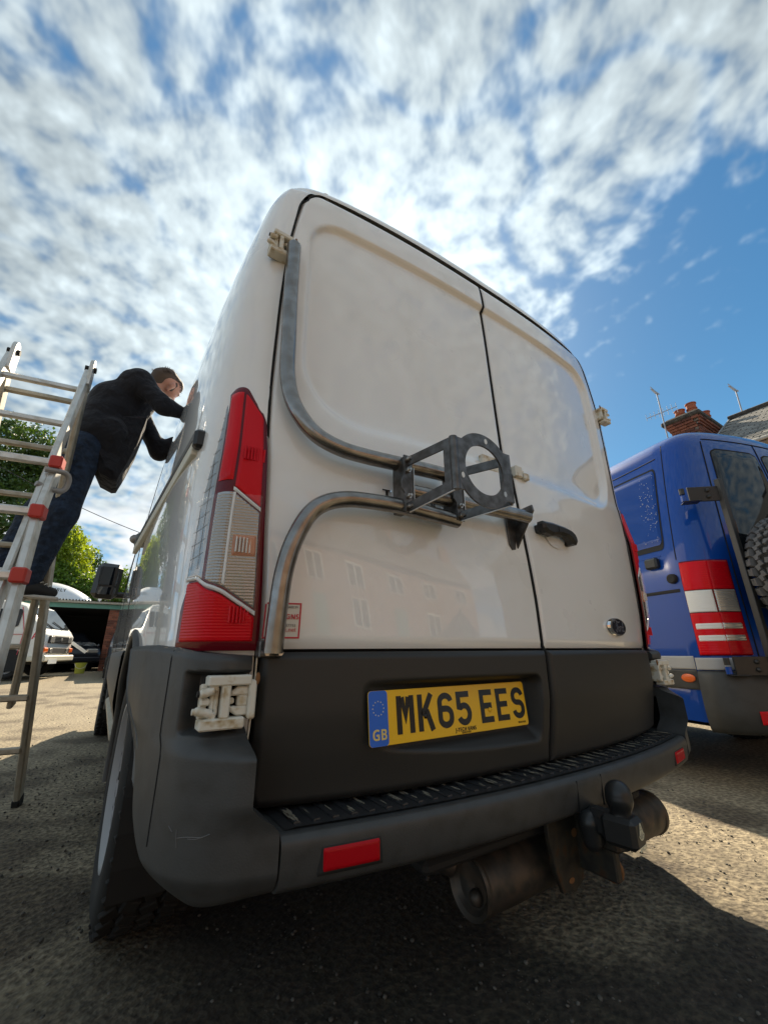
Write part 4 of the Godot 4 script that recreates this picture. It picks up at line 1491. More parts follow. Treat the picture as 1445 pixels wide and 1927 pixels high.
	for yy in [0.585]:
		var gpts := []
		for k in 28:
			var z := lerpf(-0.5, -4.0, k / 27.0)
			var p: Vector3 = body_point(-1.0, z, yy)
			gpts.append(p + Vector3(-0.006, 0.004, 0))
		var gt := MB.new()
		gt.tube(gpts, 0.006, 6)
		build("roof_gutter", gt, M.black_rubber, van)
	# third brake light and its housing on the roof edge
	var tb := MB.new()
	var tf := func(u: float, v: float) -> Vector3:
		var x := lerpf(-0.19, 0.19, u)
		var a := TAU * v
		return Vector3(x, 2.352 + 0.012 * sin(a), -0.155 + 0.02 * cos(a))
	tb.grid(10, 10, tf, Vector3(0, 1, 0))
	build("high_brake_light", tb, M.dark_red_lens, van)
	for x in [-0.71]:
		var cl := MB.new()
		cl.box(Vector3(x, 2.335, -0.148), Vector3(0.022, 0.045, 0.022), Basis(Vector3.BACK, 0.3), 0.005)
		build("roof_clip", cl, M.white_hinge, van)
	# door handle with its cup
	var hd := MB.new()
	var hz := zs(0.05, 1.175)
	var hout := PackedVector2Array([Vector2(0.003, 0.016), Vector2(0.0, 0.006), Vector2(0.002, -0.010), Vector2(0.016, -0.023), Vector2(0.05, -0.029), Vector2(0.072, -0.023), Vector2(0.10, -0.019), Vector2(0.135, -0.021), Vector2(0.152, -0.030), Vector2(0.166, -0.042), Vector2(0.186, -0.044), Vector2(0.193, -0.036), Vector2(0.192, -0.020), Vector2(0.184, -0.004), Vector2(0.165, 0.008), Vector2(0.13, 0.014), Vector2(0.06, 0.018)])
	hd.plate(hout, 0.030, Transform3D(Basis(Vector3.UP, 0.02), Vector3(0.053, 1.181, hz + 0.016)), 0.009)
	hd.box(Vector3(0.075, 1.176, hz + 0.010), Vector3(0.03, 0.03, 0.03), Basis.IDENTITY, 0.004)
	hd.box(Vector3(0.232, 1.150, hz + 0.002), Vector3(0.024, 0.026, 0.05), Basis.IDENTITY, 0.004)
	var ho := build("door_handle", hd, M.soft_black, van)
	var hs := MB.new()
	hs.box(Vector3(0.132, 1.178, hz + 0.0448), Vector3(0.0014, 0.020, 0.002))
	build("handle_joint", hs, M.black_gap, ho)
	var cu := MB.new()
	var cf := func(u: float, v: float) -> Vector3:
		var a := TAU * u
		var p := Vector2(0.165 + cos(a) * 0.058 * v, 1.168 + sin(a) * 0.047 * v)
		return Vector3(p.x, p.y, zs(p.x, p.y) + 0.0022 - 0.0016 * cos(v * PI))
	cu.grid(32, 8, cf, Vector3(0, 0, 1), true)
	build("handle_cup", cu, M.white_paint, ho)
	# surface lock across the seam
	var lk := MB.new()
	lk.box(Vector3(-0.080, 1.388, zs(-0.08, 1.392) + 0.012), Vector3(0.135, 0.058, 0.022), Basis(Vector3.UP, 0.02), 0.004)
	var lo := build("door_lock", lk, M.white_hinge, van)
	var l2 := MB.new()
	l2.box(Vector3(0.022, 1.386, zs(0.022, 1.386) + 0.018), Vector3(0.036, 0.044, 0.034), Basis.IDENTITY, 0.004)
	l2.box(Vector3(0.058, 1.374, zs(0.058, 1.374) + 0.018), Vector3(0.030, 0.026, 0.034), Basis.IDENTITY, 0.003)
	l2.box(Vector3(0.056, 1.398, zs(0.058, 1.398) + 0.010), Vector3(0.034, 0.020, 0.018), Basis.IDENTITY, 0.003)
	build("lock_keeper", l2, M.white_hinge, lo)
	var l3 := MB.new()
	l3.box(Vector3(0.0735, 1.374, zs(0.058, 1.374) + 0.020), Vector3(0.003, 0.012, 0.014))
	build("lock_slot", l3, M.rust_stain, lo)
	# maker's oval badge on the right door
	var eb := Transform3D(Basis(Vector3.UP, 0.16), Vector3(0.468, 0.8635, zs(0.468, 0.8635) + 0.002))
	var em := MB.new()
	em.lathe([Vector2(0.0, 0.010), Vector2(0.86, 0.010), Vector2(0.93, 0.0115), Vector2(1.0, 0.008), Vector2(1.02, -0.002)], 40, eb * Transform3D(Basis(Vector3(0.073, 0, 0), Vector3(0, 0, 1), Vector3(0, -0.031, 0)), Vector3.ZERO))
	var eo := build("maker_badge", em, M.chrome, van)
	var en := MB.new()
	en.lathe([Vector2(0.0, 0.0108), Vector2(0.87, 0.0108), Vector2(0.90, 0.010)], 40, eb * Transform3D(Basis(Vector3(0.073, 0, 0), Vector3(0, 0, 1), Vector3(0, -0.031, 0)), Vector3.ZERO))
	build("badge_face", en, M.badge_navy, eo)
	var es := MB.new()
	var script := [
		arc(-22, 12, 9, 6, 200, 60, 8) + [Vector2(-8, 13), Vector2(2, 12), Vector2(9, 14)],
		[Vector2(-12, 14), Vector2(-13, 4), Vector2(-15, -6)] + arc(-20, -8, 5, 6, 0, -190, 8),
		[Vector2(-19, 2), Vector2(-8, 4)],
		arc(-2, -5, 5, 6, 90, 440, 14),
		[Vector2(7, 2), Vector2(7, -12)], arc(13, -4, 6, 6, 180, 50, 6),
		arc(24, -5, 6, 6, 90, 430, 14), [Vector2(30, 14), Vector2(30, -9), Vector2(33, -12), Vector2(36, -10)]]
	for line in script:
		ribbon(es, line, 2.6, 0.0, Vector3(0, 0, 0.0111), 0.00135, 0.0005)
	var eso := build("badge_script", es, M.badge_silver, eo)
	eso.transform = eb
	# model name in chrome letters, half hidden by the tubes
	var k := 0
	for ch in ["T", "R", "A", "N", "S", "I", "T"]:
		var x := -0.532 + 0.047 * k
		text(van, "badge_letter", ch, 0.027, M.chrome, Transform3D(Basis(Vector3(1.5, 0, 0), Vector3.UP, Vector3(0, 0, 1)), Vector3(x, 1.188, zs(x, 1.2) + 0.004)), true, "Droid Sans", 0.003)
		k += 1
	# sign-writer's sticker behind the lower tube
	var sk := MB.new()
	var kf := func(u: float, v: float) -> Vector3:
		var x := lerpf(-0.821, -0.744, u)
		var y := lerpf(0.812, 0.889, v)
		return Vector3(x, y, zs(x, y) + 0.0012)
	var kq := func(x0: float, x1: float, y0: float, y1: float, off: float) -> MB:
		var q := MB.new()
		q.grid(6, 2, func(u: float, v: float) -> Vector3: return Vector3(lerpf(x0, x1, u), lerpf(y0, y1, v), zs(lerpf(x0, x1, u), lerpf(y0, y1, v)) + off), Vector3(0, 0, 1))
		return q
	sk.grid(6, 4, kf, Vector3(0, 0, 1))
	var so := build("sticker", sk, M.sticker_white, van)
	for e in [[-0.821, -0.744, 0.812, 0.8155], [-0.817, -0.744, 0.8855, 0.889], [-0.821, -0.8175, 0.8156, 0.8854], [-0.7475, -0.744, 0.8156, 0.8854]]:
		build("sticker_border", kq.call(e[0], e[1], e[2], e[3], 0.0018), M.sticker_red, so)
	var tb_ := Basis(Vector3.UP, -0.30)
	text(so, "sticker_line", "SIGNS", 0.0105, M.sticker_red, Transform3D(tb_, Vector3(-0.7685, 0.8585, zs(-0.7685, 0.8585) + 0.0024)))
	text(so, "sticker_line", "787713", 0.0058, M.print_grey, Transform3D(tb_, Vector3(-0.7665, 0.8395, zs(-0.7665, 0.84) + 0.0024)), false)
	text(so, "sticker_line", "x.net", 0.0085, M.sticker_red, Transform3D(tb_, Vector3(-0.7650, 0.8305, zs(-0.765, 0.83) + 0.0024)), false)
	text(so, "sticker_line", "MADE BY", 0.0036, M.print_grey, Transform3D(tb_, Vector3(-0.7640, 0.8795, zs(-0.764, 0.88) + 0.0024)), false)
	# loose white seal hanging at the left door edge
	var ls := MB.new()
	var lp := []
	for j in 12:
		var u := j / 11.0
		lp.append(Vector3(-0.829 + 0.012 * u * (1 - u) - 0.006 * u, lerpf(0.775, 0.56, u), zs(0.829, 0.7) + 0.012 - 0.012 * u))
	ls.tube(lp, 0.0022, 6)
	build("loose_seal", ls, M.white_hinge, van)
	underside(van)

func underside(van: Node3D) -> void:
	var fl := MB.new()
	fl.box(Vector3(0, 0.60, -2.6), Vector3(1.86, 0.06, 4.6), Basis.IDENTITY, 0.01)
	fl.box(Vector3(-0.45, 0.50, -2.4), Vector3(0.10, 0.16, 4.2), Basis.IDENTITY, 0.01)
	fl.box(Vector3(0.45, 0.50, -2.4), Vector3(0.10, 0.16, 4.2), Basis.IDENTITY, 0.01)
	fl.tube([Vector3(-0.8, WH_Y, AXLE), Vector3(0.8, WH_Y, AXLE)], 0.05, 10)
	fl.ball(Vector3(0, WH_Y, AXLE), Vector3(0.17, 0.15, 0.17), 12)
	fl.box(Vector3(0.1, 0.47, -3.4), Vector3(1.5, 0.25, 1.6), Basis.IDENTITY, 0.02)
	build("chassis", fl, M.black_rubber, van)
	# silencer with its rolled ends
	var si := MB.new()
	var ax := Transform3D(Basis(Vector3(0, 1, 0), Vector3(1, 0, 0), Vector3(0, 0, 1)), Vector3(0, 0.243, -0.10))
	si.lathe([Vector2(0.0, -0.245), Vector2(0.045, -0.252), Vector2(0.055, -0.262), Vector2(0.0655, -0.268), Vector2(0.067, -0.260), Vector2(0.0640, -0.250), Vector2(0.0640, 0.040), Vector2(0.066, 0.046), Vector2(0.064, 0.052), Vector2(0.0635, 0.585), Vector2(0.067, 0.592), Vector2(0.0665, 0.606), Vector2(0.058, 0.608), Vector2(0.050, 0.600), Vector2(0.0, 0.596)], 36, ax)
	var so := build("silencer", si, M.exhaust_steel, van)
	var en := MB.new()
	en.ball(Vector3(-0.258, 0.225, -0.085), Vector3(0.016, 0.018, 0.018), 12)
	en.tube([Vector3(-0.26, 0.265, -0.16), Vector3(-0.30, 0.28, -0.18), Vector3(-0.36, 0.30, -0.30), Vector3(-0.40, 0.33, -0.60)], 0.026, 12)
	build("exhaust_pipe", en, M.exhaust_steel, so)
	var hs := MB.new()
	hs.box(Vector3(0.0, 0.340, -0.13), Vector3(0.9, 0.03, 0.20), Basis.IDENTITY, 0.01)
	build("heat_shield", hs, M.black_rubber, so)
	for x in [0.22, 0.40]:
		var sb := MB.new()
		sb.lathe([Vector2(0.0655, -0.018), Vector2(0.068, -0.016), Vector2(0.068, 0.016), Vector2(0.0655, 0.018)], 28, Transform3D(ax.basis, ax.origin + Vector3(x, 0, 0)))
		build("silencer_strap", sb, M.dark_steel, so)
	# towing bracket, ball under a rubber cover
	var br := MB.new()
	var out := PackedVector2Array([Vector2(-0.075, 0.125), Vector2(-0.05, 0.095), Vector2(-0.035, 0.09), Vector2(-0.02, 0.13), Vector2(-0.01, 0.145), Vector2(0.05, 0.150), Vector2(0.10, 0.13), Vector2(0.115, 0.03), Vector2(0.095, -0.005), Vector2(0.045, -0.025), Vector2(0.035, -0.06), Vector2(0.0, -0.075), Vector2(-0.05, -0.068), Vector2(-0.07, -0.02), Vector2(-0.085, 0.06)])
	br.plate(out, 0.012, Transform3D(Basis.IDENTITY, Vector3(-0.005, 0.285, 0.0)), 0.002)
	br.box(Vector3(0.0, 0.40, -0.10), Vector3(0.07, 0.05, 0.22), Basis.IDENTITY, 0.006)
	br.tube([Vector3(-0.8, 0.42, -0.13), Vector3(0.8, 0.42, -0.13)], 0.034, 10)
	var bo := build("tow_bracket", br, M.bracket_steel, van)
	var fo := MB.new()
	fo.box(Vector3(0.035, 0.325, 0.055), Vector3(0.022, 0.15, 0.11), Basis.IDENTITY, 0.004)
	fo.box(Vector3(0.03, 0.355, 0.085), Vector3(0.05, 0.07, 0.10), Basis.IDENTITY, 0.006)
	build("bracket_neck", fo, M.bracket_steel, bo)
	for p in [Vector3(-0.02, 0.236, 0.0125), Vector3(0.014, 0.33, 0.0125), Vector3(0.05, 0.275, 0.0125)]:
		var bl := MB.new()
		bl.plate(PackedVector2Array(arc(0, 0, 0.011, 0.006 if p.y < 0.25 else 0.010, 0, 345, 12)), 0.0008, Transform3D(Basis.IDENTITY, p))
		build("bracket_hole", bl, M.rust_stain, bo)
	var ey := MB.new()
	var ep := []
	for k in 13:
		var a := deg_to_rad(lerpf(70, -250, k / 12.0))
		ep.append(Vector3(0.062 + 0.016 * cos(a) * 0.4, 0.262 + 0.024 * sin(a), 0.075 + 0.020 * cos(a)))
	ey.tube(ep, 0.006, 8)
	build("safety_eye", ey, M.rust_stain, bo)
	var cv := MB.new()
	nets(cv, [[Vector3(0, 0.452, 0.160), Vector3(0, 0.444, 0.160), 0.030, 0.031], [Vector3(0, 0.415, 0.158), Vector3(0, 0.395, 0.156), 0.022, 0.028]], 0.004, 0.004)
	cv.box(Vector3(-0.002, 0.380, 0.158), Vector3(0.062, 0.062, 0.078), Basis(Vector3.UP, 0.12), 0.010)
	cv.box(Vector3(0.0, 0.382, 0.115), Vector3(0.052, 0.056, 0.07), Basis.IDENTITY, 0.012)
	nets(cv, [[Vector3(-0.020, 0.378, 0.085), Vector3(-0.018, 0.34, 0.085), 0.026, 0.022], [Vector3(0.015, 0.385, 0.085), Vector3(0.015, 0.345, 0.085), 0.024, 0.022]], 0.005, 0.006)
	var co := build("ball_cover", cv, M.soft_black, bo)
	text(co, "cover_name", "ANKER", 0.0085, M.star_pale, Transform3D(Basis(Vector3.UP, 0.12), Vector3(0.0035, 0.3545, 0.1978)))
	var lg := MB.new()
	for line in [[Vector2(0, 14), Vector2(-7, -2)], [Vector2(0, 14), Vector2(7, -2)], [Vector2(-2.5, 4), Vector2(-4.5, -6)], [Vector2(2.5, 4), Vector2(4.5, -6)], [Vector2(0, 8), Vector2(0, -8)], arc(0, 2, 10, 11, 200, 340, 10)]:
		ribbon(lg, line, 1.7, 0.0, Vector3.ZERO, 0.0014, 0.0005)
	var lo := build("cover_mark", lg, M.star_pale, co)
	lo.transform = Transform3D(Basis(Vector3.UP, 0.12), Vector3(0.0035, 0.3835, 0.1978))

const BP := [[2.06, -5.9], [2.06, -4.5], [2.06, -3.0], [2.06, -1.6], [2.06, -0.8], [2.061, -0.52], [2.068, -0.42], [2.092, -0.335], [2.15, -0.275], [2.25, -0.238], [2.45, -0.207], [2.75, -0.188], [3.05, -0.182], [3.35, -0.188], [3.65, -0.207], [3.85, -0.238], [3.95, -0.275], [4.008, -0.335], [4.032, -0.42], [4.039, -0.52], [4.04, -0.8], [4.04, -1.6], [4.04, -3.0], [4.04, -4.5], [4.04, -5.9]]

# point on the blue van's skin: i counts along the plan outline from the left front round the rear
func bpt(i: float, y: float, off := 0.0) -> Vector3:
	var t := i / 24.0
	var p := prof(BP, t)
	var d := (prof(BP, minf(t + 0.004, 1.0)) - prof(BP, maxf(t - 0.004, 0.0))).normalized()
	var nn := Vector2(-d.y, d.x)
	if nn.dot(p - Vector2(3.05, -2.5)) < 0.0: nn = -nn
	var ins := 0.24 * pow(clampf((y - 1.2) / 1.05, 0.0, 1.2), 1.35)
	if y > 2.28:
		var k := minf((y - 2.28) / 0.16, 1.0)
		ins += 0.15 * (1.0 - sqrt(maxf(0.0, 1.0 - k * k)))
	p += nn * off
	p.x = 3.05 + (p.x - 3.05) * (1.0 - ins / 0.99)
	p.y -= ins * 0.35 * sstep(-1.6, -0.32, p.y)
	return Vector3(p.x, y, p.y)

func bzone(parent: Node, called: String, i0: float, i1: float, y0: float, y1: float, off: float, m: Material, r := 0.006, nu := 20, nv := 16, wave := 0.0) -> MeshInstance3D:
	var mb := MB.new()
	var f := func(u: float, v: float) -> Vector3:
		var i := lerpf(i0, i1, u)
		var y := lerpf(y0, y1, v)
		var e := minf(minf(v, 1 - v) * (y1 - y0), minf(u, 1 - u) * 0.25)
		return bpt(i, y, off - roll(e, r) + wave * sin(y * 420.0))
	mb.grid(nu, nv, f, bpt((i0 + i1) * 0.5, (y0 + y1) * 0.5) - Vector3(3.05, 1.2, -2.5) + Vector3(0, 0, 1.6))
	return build(called, mb, m, parent)

func rounded_panel(parent: Node, called: String, i0: float, i1: float, y0: float, y1: float, off: float, bulge: float, rad: float, m: Material) -> MeshInstance3D:
	# panel with rounded corners lying on the skin
	var mb := MB.new()
	var f := func(u: float, v: float) -> Vector3:
		var w := 1.0
		var hgt := (y1 - y0)
		var y := lerpf(y0, y1, v)
		var ed := minf(v, 1 - v) * hgt
		var cut := 0.0
		if ed < rad: cut = rad - sqrt(maxf(0.0, rad * rad - (rad - ed) * (rad - ed)))
		var pa := bpt(i0, y)
		var pb := bpt(i1, y)
		var len_ := pa.distance_to(pb)
		var k := cut / maxf(len_, 0.01)
		var uu := lerpf(k, 1.0 - k, u)
		var e := minf(minf(u, 1 - u) * len_, ed)
		return bpt(lerpf(i0, i1, uu), y, off + bulge * sstep(0.0, 0.05, e))
	mb.grid(28, 40, f, bpt((i0 + i1) * 0.5, (y0 + y1) * 0.5) - Vector3(3.05, 1.2, -2.5) + Vector3(0, 0, 1.6))
	return build(called, mb, m, parent)

func blue_van() -> void:
	var van := thing("blue_van", "dark blue panel van with red and white tail lamps, right of the white van", "van")
	var mb := MB.new()
	mb.grid(120, 50, func(u: float, v: float) -> Vector3: return bpt(u * 24.0, lerpf(0.36, 2.44, 1.0 - pow(1.0 - v, 1.3))), Vector3(0, 0, 1))
	# crowned roof
	var rf := func(u: float, v: float) -> Vector3:
		var p := bpt(u * 24.0, 2.44)
		return p.lerp(Vector3(3.05, 2.475, clampf(p.z, -5.2, -1.1)), v) + Vector3(0, 0.012 * sin(PI * v), 0)
	mb.grid(72, 10, rf, Vector3.UP)
	mb.box(Vector3(3.05, 1.2, -5.85), Vector3(1.7, 1.9, 0.1), Basis.IDENTITY, 0.02)
	build("body_shell", mb, M.blue_paint, van)
	# side glazing blank with rubber surround, pressed lines, gutter seam
	rounded_panel(van, "side_window", 3.55, 5.62, 1.46, 2.145, 0.004, 0.0, 0.075, M.black_rubber)
	var sw := rounded_panel(van, "window_panel", 3.57, 5.50, 1.50, 2.128, 0.0065, 0.012, 0.065, M.blue_panel)
	var drops := MB.new()
	for k in 90:
		var i := rng.randf_range(4.6, 5.45)
		var y := clampf(rng.randfn(1.8, 0.16), 1.5, 2.05)
		drops.ball(bpt(i, y + 0.03, 0.0195), Vector3.ONE * rng.randf_range(0.0012, 0.003), 6)
	tag(build("water_drops", drops, M.lamp_white, sw), "", "", "", "stuff")
	for e in [[3.0, 5.75, 2.205], [3.0, 5.2, 1.42]]:
		var g := MB.new()
		var pts := []
		for k in 20:
			pts.append(bpt(lerpf(e[0], e[1], k / 19.0), e[2] + (0.02 * k / 19.0 if e[2] > 2 else 0.0), 0.001))
		g.tube(pts, 0.005 if e[2] > 2 else 0.003, 6)
		build("roof_gutter" if e[2] > 2 else "pressed_line", g, M.black_gap if e[2] > 2 else M.blue_paint, van)
	for ii in [6.35, 17.65]:
		var g := MB.new()
		var pts := []
		for k in 20:
			pts.append(bpt(ii, lerpf(1.37, 2.33, k / 19.0), 0.0))
		g.tube(pts, 0.0035, 6)
		build("quarter_seam", g, M.black_gap, van)
	bzone(van, "side_moulding", 3.0, 6.2, 1.150, 1.172, 0.006, M.black_rubber, 0.004)
	var ca := MB.new()
	ca.box(bpt(4.85, 1.37, 0.02), Vector3(0.05, 0.075, 0.10), Basis.IDENTITY, 0.012)
	build("side_catch", ca, M.soft_black, van)
	var fc := MB.new()
	var fp := bpt(5.9, 1.243, 0.0)
	fc.lathe([Vector2(0.034, 0.0), Vector2(0.032, 0.022), Vector2(0.026, 0.028), Vector2(0.0, 0.026)], 20, Transform3D(Basis(Vector3(0, 1, 0), Vector3(-1, 0, 0), Vector3(0, 0, 1)), fp))
	build("filler_knob", fc, M.black_rubber, van)
	# lower side: grey band, sill, orange marker
	bzone(van, "grey_side_band", 3.0, 6.05, 0.665, 0.745, 0.012, M.grey_trim)
	bzone(van, "lower_side_trim", 3.0, 6.05, 0.545, 0.662, 0.010, M.old_bumper)
	var om := MB.new()
	om.ball(bpt(5.35, 0.612, 0.014), Vector3(0.008, 0.026, 0.048), 14)
	build("side_marker", om, M.orange_lens, van)
	# rear bumper wrapping the corner
	var bu := MB.new()
	var bf := func(u: float, v: float) -> Vector3:
		var i := lerpf(6.15, 17.85, u)
		var p := prof([[0.31, 0.0], [0.335, 0.05], [0.42, 0.075], [0.55, 0.07], [0.63, 0.055], [0.655, 0.035], [0.66, 0.0]], v)
		return bpt(i, p.x, p.y * (1.0 if u > 0.06 and u < 0.94 else 0.45 + 0.55 * minf(u, 1 - u) / 0.06))
	bu.grid(80, 30, bf, Vector3(0, 0, 1))
	build("rear_bumper", bu, M.old_bumper, van)
	bzone(van, "bumper_top_band", 6.2, 9.3, 0.664, 0.735, 0.030, M.grey_trim)
	bzone(van, "rear_reflector", 8.5, 9.8, 0.375, 0.445, 0.083, M.red_lens, 0.006)
	for s in 2:
		var A := func(i: float) -> float: return i if s == 0 else 24.0 - i
		var lamp := bzone(van, "tail_lamp", A.call(6.42), A.call(9.42), 0.742, 1.355, 0.004, M.dark_red_lens, 0.008, 40, 40)
		var mid: float = 8.3
		bzone(lamp, "red_side_lens", A.call(6.5), A.call(mid), 1.155, 1.342, 0.010, M.red_lens, 0.005, 20, 60, 0.0004)
		bzone(lamp, "red_rear_lens", A.call(mid), A.call(9.34), 1.155, 1.342, 0.010, M.red_reflector, 0.005, 20, 60, 0.0006)
		bzone(lamp, "white_side_lens", A.call(6.5), A.call(mid - 0.12), 1.012, 1.150, 0.010, M.lamp_white, 0.005, 20, 60, 0.0004)
		bzone(lamp, "clear_rear_lens", A.call(mid), A.call(9.34), 1.012, 1.150, 0.010, M.lamp_silver, 0.005, 20, 60, 0.001)
		bzone(lamp, "red_side_lens", A.call(6.5), A.call(mid), 0.752, 1.006, 0.010, M.red_lens, 0.005, 20, 60, 0.0004)
		bzone(lamp, "red_rear_lens", A.call(mid), A.call(9.34), 0.752, 1.006, 0.010, M.red_reflector, 0.005, 20, 60, 0.0006)
		for y in [0.905, 0.832]:
			bzone(lamp, "white_bar_lens", A.call(6.65), A.call(8.25), y, y + 0.038, 0.0125, M.lamp_white, 0.006, 20, 16, 0.0006)
			bzone(lamp, "clear_bar_lens", A.call(8.27), A.call(9.25), y, y + 0.038, 0.0125, M.lamp_silver, 0.006, 16, 16, 0.001)
	# rear doors: shut lines and dark glass
	for e in [[9.55, 9.55, 0.70, 2.31], [12.0, 12.0, 0.70, 2.34], [14.45, 14.45, 0.70, 2.31], [9.6, 14.4, 2.335, 2.335]]:
		var g := MB.new()
		var pts := []
		for k in 30:
			var t := k / 29.0
			pts.append(bpt(lerpf(e[0], e[1], t), lerpf(e[2], e[3], t), 0.001))
		g.tube(pts, 0.0045, 6)
		build("door_shut_line", g, M.black_gap, van)
	rounded_panel(van, "rear_window_seal", 9.88, 11.9, 1.36, 2.25, 0.002, 0.0, 0.06, M.black_gap)
	rounded_panel(van, "rear_window", 9.92, 11.86, 1.375, 2.237, 0.004, 0.003, 0.05, M.dark_glass)
	rounded_panel(van, "rear_window_seal", 12.1, 14.1, 1.36, 2.25, 0.002, 0.0, 0.06, M.black_gap)
	rounded_panel(van, "rear_window", 12.14, 14.06, 1.375, 2.237, 0.004, 0.003, 0.05, M.dark_glass)
	# hinge-mounted frame for the spare wheel
	var fr := MB.new()
	var bar := Vector3(2.285, 0, -0.118)
	fr.box(bar + Vector3(0, 1.25, 0), Vector3(0.036, 1.26, 0.036), Basis.IDENTITY, 0.003)
	for y in [1.78, 0.69]:
		fr.box(Vector3(2.19, y, -0.165), Vector3(0.20, 0.105, 0.012), Basis(Vector3.UP, -0.42), 0.002)
		fr.box(Vector3(2.115, y - 0.052, -0.21), Vector3(0.10, 0.006, 0.08), Basis(Vector3.UP, -0.6), 0.002)
	fr.box(Vector3(2.62, 1.30, -0.125), Vector3(0.68, 0.05, 0.03), Basis.IDENTITY, 0.003)
	fr.box(Vector3(2.62, 1.05, -0.125), Vector3(0.68, 0.05, 0.03), Basis.IDENTITY, 0.003)
	fr.box(Vector3(2.62, 0.69, -0.125), Vector3(0.68, 0.05, 0.03), Basis.IDENTITY, 0.003)
	var fo := build("wheel_frame", fr, M.soft_black, van)
	for y in [1.78, 0.69]:
		for k in 2:
			var hk := MB.new()
			hk.tube([Vector3(2.072 + 0.0 * k, y - 0.045 + 0.05 * k, -0.225), Vector3(2.072, y - 0.005 + 0.05 * k, -0.225)], 0.016, 12)
			build("hinge_barrel", hk, M.blue_paint if k == 0 else M.soft_black, fo)
			var bo := MB.new()
			bo.ball(Vector3(2.205, y - 0.022 + 0.044 * k, -0.148), Vector3(0.014, 0.014, 0.010), 10, Basis(Vector3.UP, -0.42))
			build("dome_bolt", bo, M.soft_black, fo)
	var pl := MB.new()
	pl.plate(round_rect(0.52, 0.111, 0.008), 0.003, Transform3D(Basis.IDENTITY, Vector3(2.585, 0.60, -0.128)), 0.0008)
	build("number_plate", pl, M.plate_yellow, van)
	for x in [2.24, 3.86]:
		wheel(van, Vector3(x, 0.36, -1.45), -1.0 if x < 3 else 1.0, 0.36, 0.26, M.tyre_rubber)
		wheel(van, Vector3(x, 0.36, -4.9), -1.0 if x < 3 else 1.0, 0.36, 0.26, M.tyre_rubber)
	var ch := MB.new()
	ch.box(Vector3(3.05, 0.50, -3.0), Vector3(1.8, 0.2, 5.2), Basis.IDENTITY, 0.02)
	ch.tube([Vector3(2.3, 0.36, -1.45), Vector3(3.8, 0.36, -1.45)], 0.05, 8)
	ch.box(Vector3(3.2, 0.33, -0.9), Vector3(1.1, 0.18, 0.9), Basis.IDENTITY, 0.04)
	build("chassis", ch, M.black_rubber, van)
	# the chunky spare tyre itself
	var sp := thing("spare_tyre", "spare off-road tyre with pale worn tread blocks hung on the blue van's rear", "tyre", Vector3(2.640, 1.235, 0.04))
	var t := MB.new()
	var xf := Transform3D(Basis(Vector3(1, 0, 0), Vector3(0, 0, 1), Vector3(0, -1, 0)), Vector3.ZERO)
	var R := 0.385
	var h := 0.130
	t.lathe([Vector2(R * 0.5, -h * 0.8), Vector2(R * 0.6, -h), Vector2(R * 0.84, -h * 1.02), Vector2(R * 0.92, -h * 0.88), Vector2(R * 0.955, -h * 0.5), Vector2(R * 0.96, 0), Vector2(R * 0.955, h * 0.5), Vector2(R * 0.92, h * 0.88), Vector2(R * 0.84, h * 1.02), Vector2(R * 0.6, h), Vector2(R * 0.5, h * 0.8)], 64, xf, true)
	build("carcass", t, M.tyre_rubber, sp)
	var blk := [PackedVector2Array([Vector2(-0.5, -0.45), Vector2(-0.1, -0.5), Vector2(0.02, -0.2), Vector2(0.5, -0.22), Vector2(0.46, 0.42), Vector2(0.12, 0.5), Vector2(0.0, 0.2), Vector2(-0.46, 0.22)]), PackedVector2Array([Vector2(-0.5, -0.40), Vector2(0.5, -0.5), Vector2(0.44, 0.44), Vector2(0.05, 0.38), Vector2(0.0, 0.1), Vector2(-0.08, 0.36), Vector2(-0.48, 0.40)])]
	var nb := 38
	var tr := MB.new()
	for row in 5:
		var yy: float = h * [-0.86, -0.44, 0.0, 0.44, 0.86][row]
		for k in nb:
			var a := TAU * (k + 0.5 * (row % 2)) / nb
			var edge := absi(row - 2) == 2
			var rr := R * (0.928 if edge else 0.953)
			var d := Vector3(cos(a), 0, sin(a))
			var tg := Vector3(-sin(a), 0, cos(a))
			var side := Vector3.UP
			var nn := d
			if edge:
				nn = (d + Vector3.UP * signf(row - 2.0) * 0.55).normalized()
				side = (Vector3.UP - d * signf(row - 2.0) * 0.55).normalized()
			var b := Basis(side * h * (0.40 if edge else 0.43), tg * TAU * R / nb * 0.92, nn)
			if row == 1 or row == 3: b = b * Basis(Vector3(0, 0, 1), 0.5 if row == 1 else -0.5)
			tr.plate(blk[1 if edge else 0], 0.018, xf * Transform3D(b, d * rr + Vector3(0, yy, 0)), 0.06)
	build("tread", tr, M.dry_tyre_rubber, sp)
	var ri := MB.new()
	ri.lathe([Vector2(R * 0.56, h * 0.8), Vector2(R * 0.5, h * 0.5), Vector2(R * 0.3, h * 0.6), Vector2(0, h * 0.6)], 32, xf)
	build("rim", ri, M.soft_black, sp)
	var pv := Vector3(2.06, 0, -0.40)
	var rb := Basis(Vector3.UP, deg_to_rad(-16.5))
	var turn := Transform3D(rb, pv - rb * pv)
	van.transform = turn
	sp.transform = turn * sp.transform

func beam(mb: MB, a: Vector3, b: Vector3, w: float, d: float, side: Vector3, bev := 0.003) -> void:
	var t := (b - a).normalized()
	var s := (side - t * t.dot(side)).normalized()
	mb.box((a + b) * 0.5, Vector3(w, (b - a).length(), d), Basis(s, t, s.cross(t)), bev)

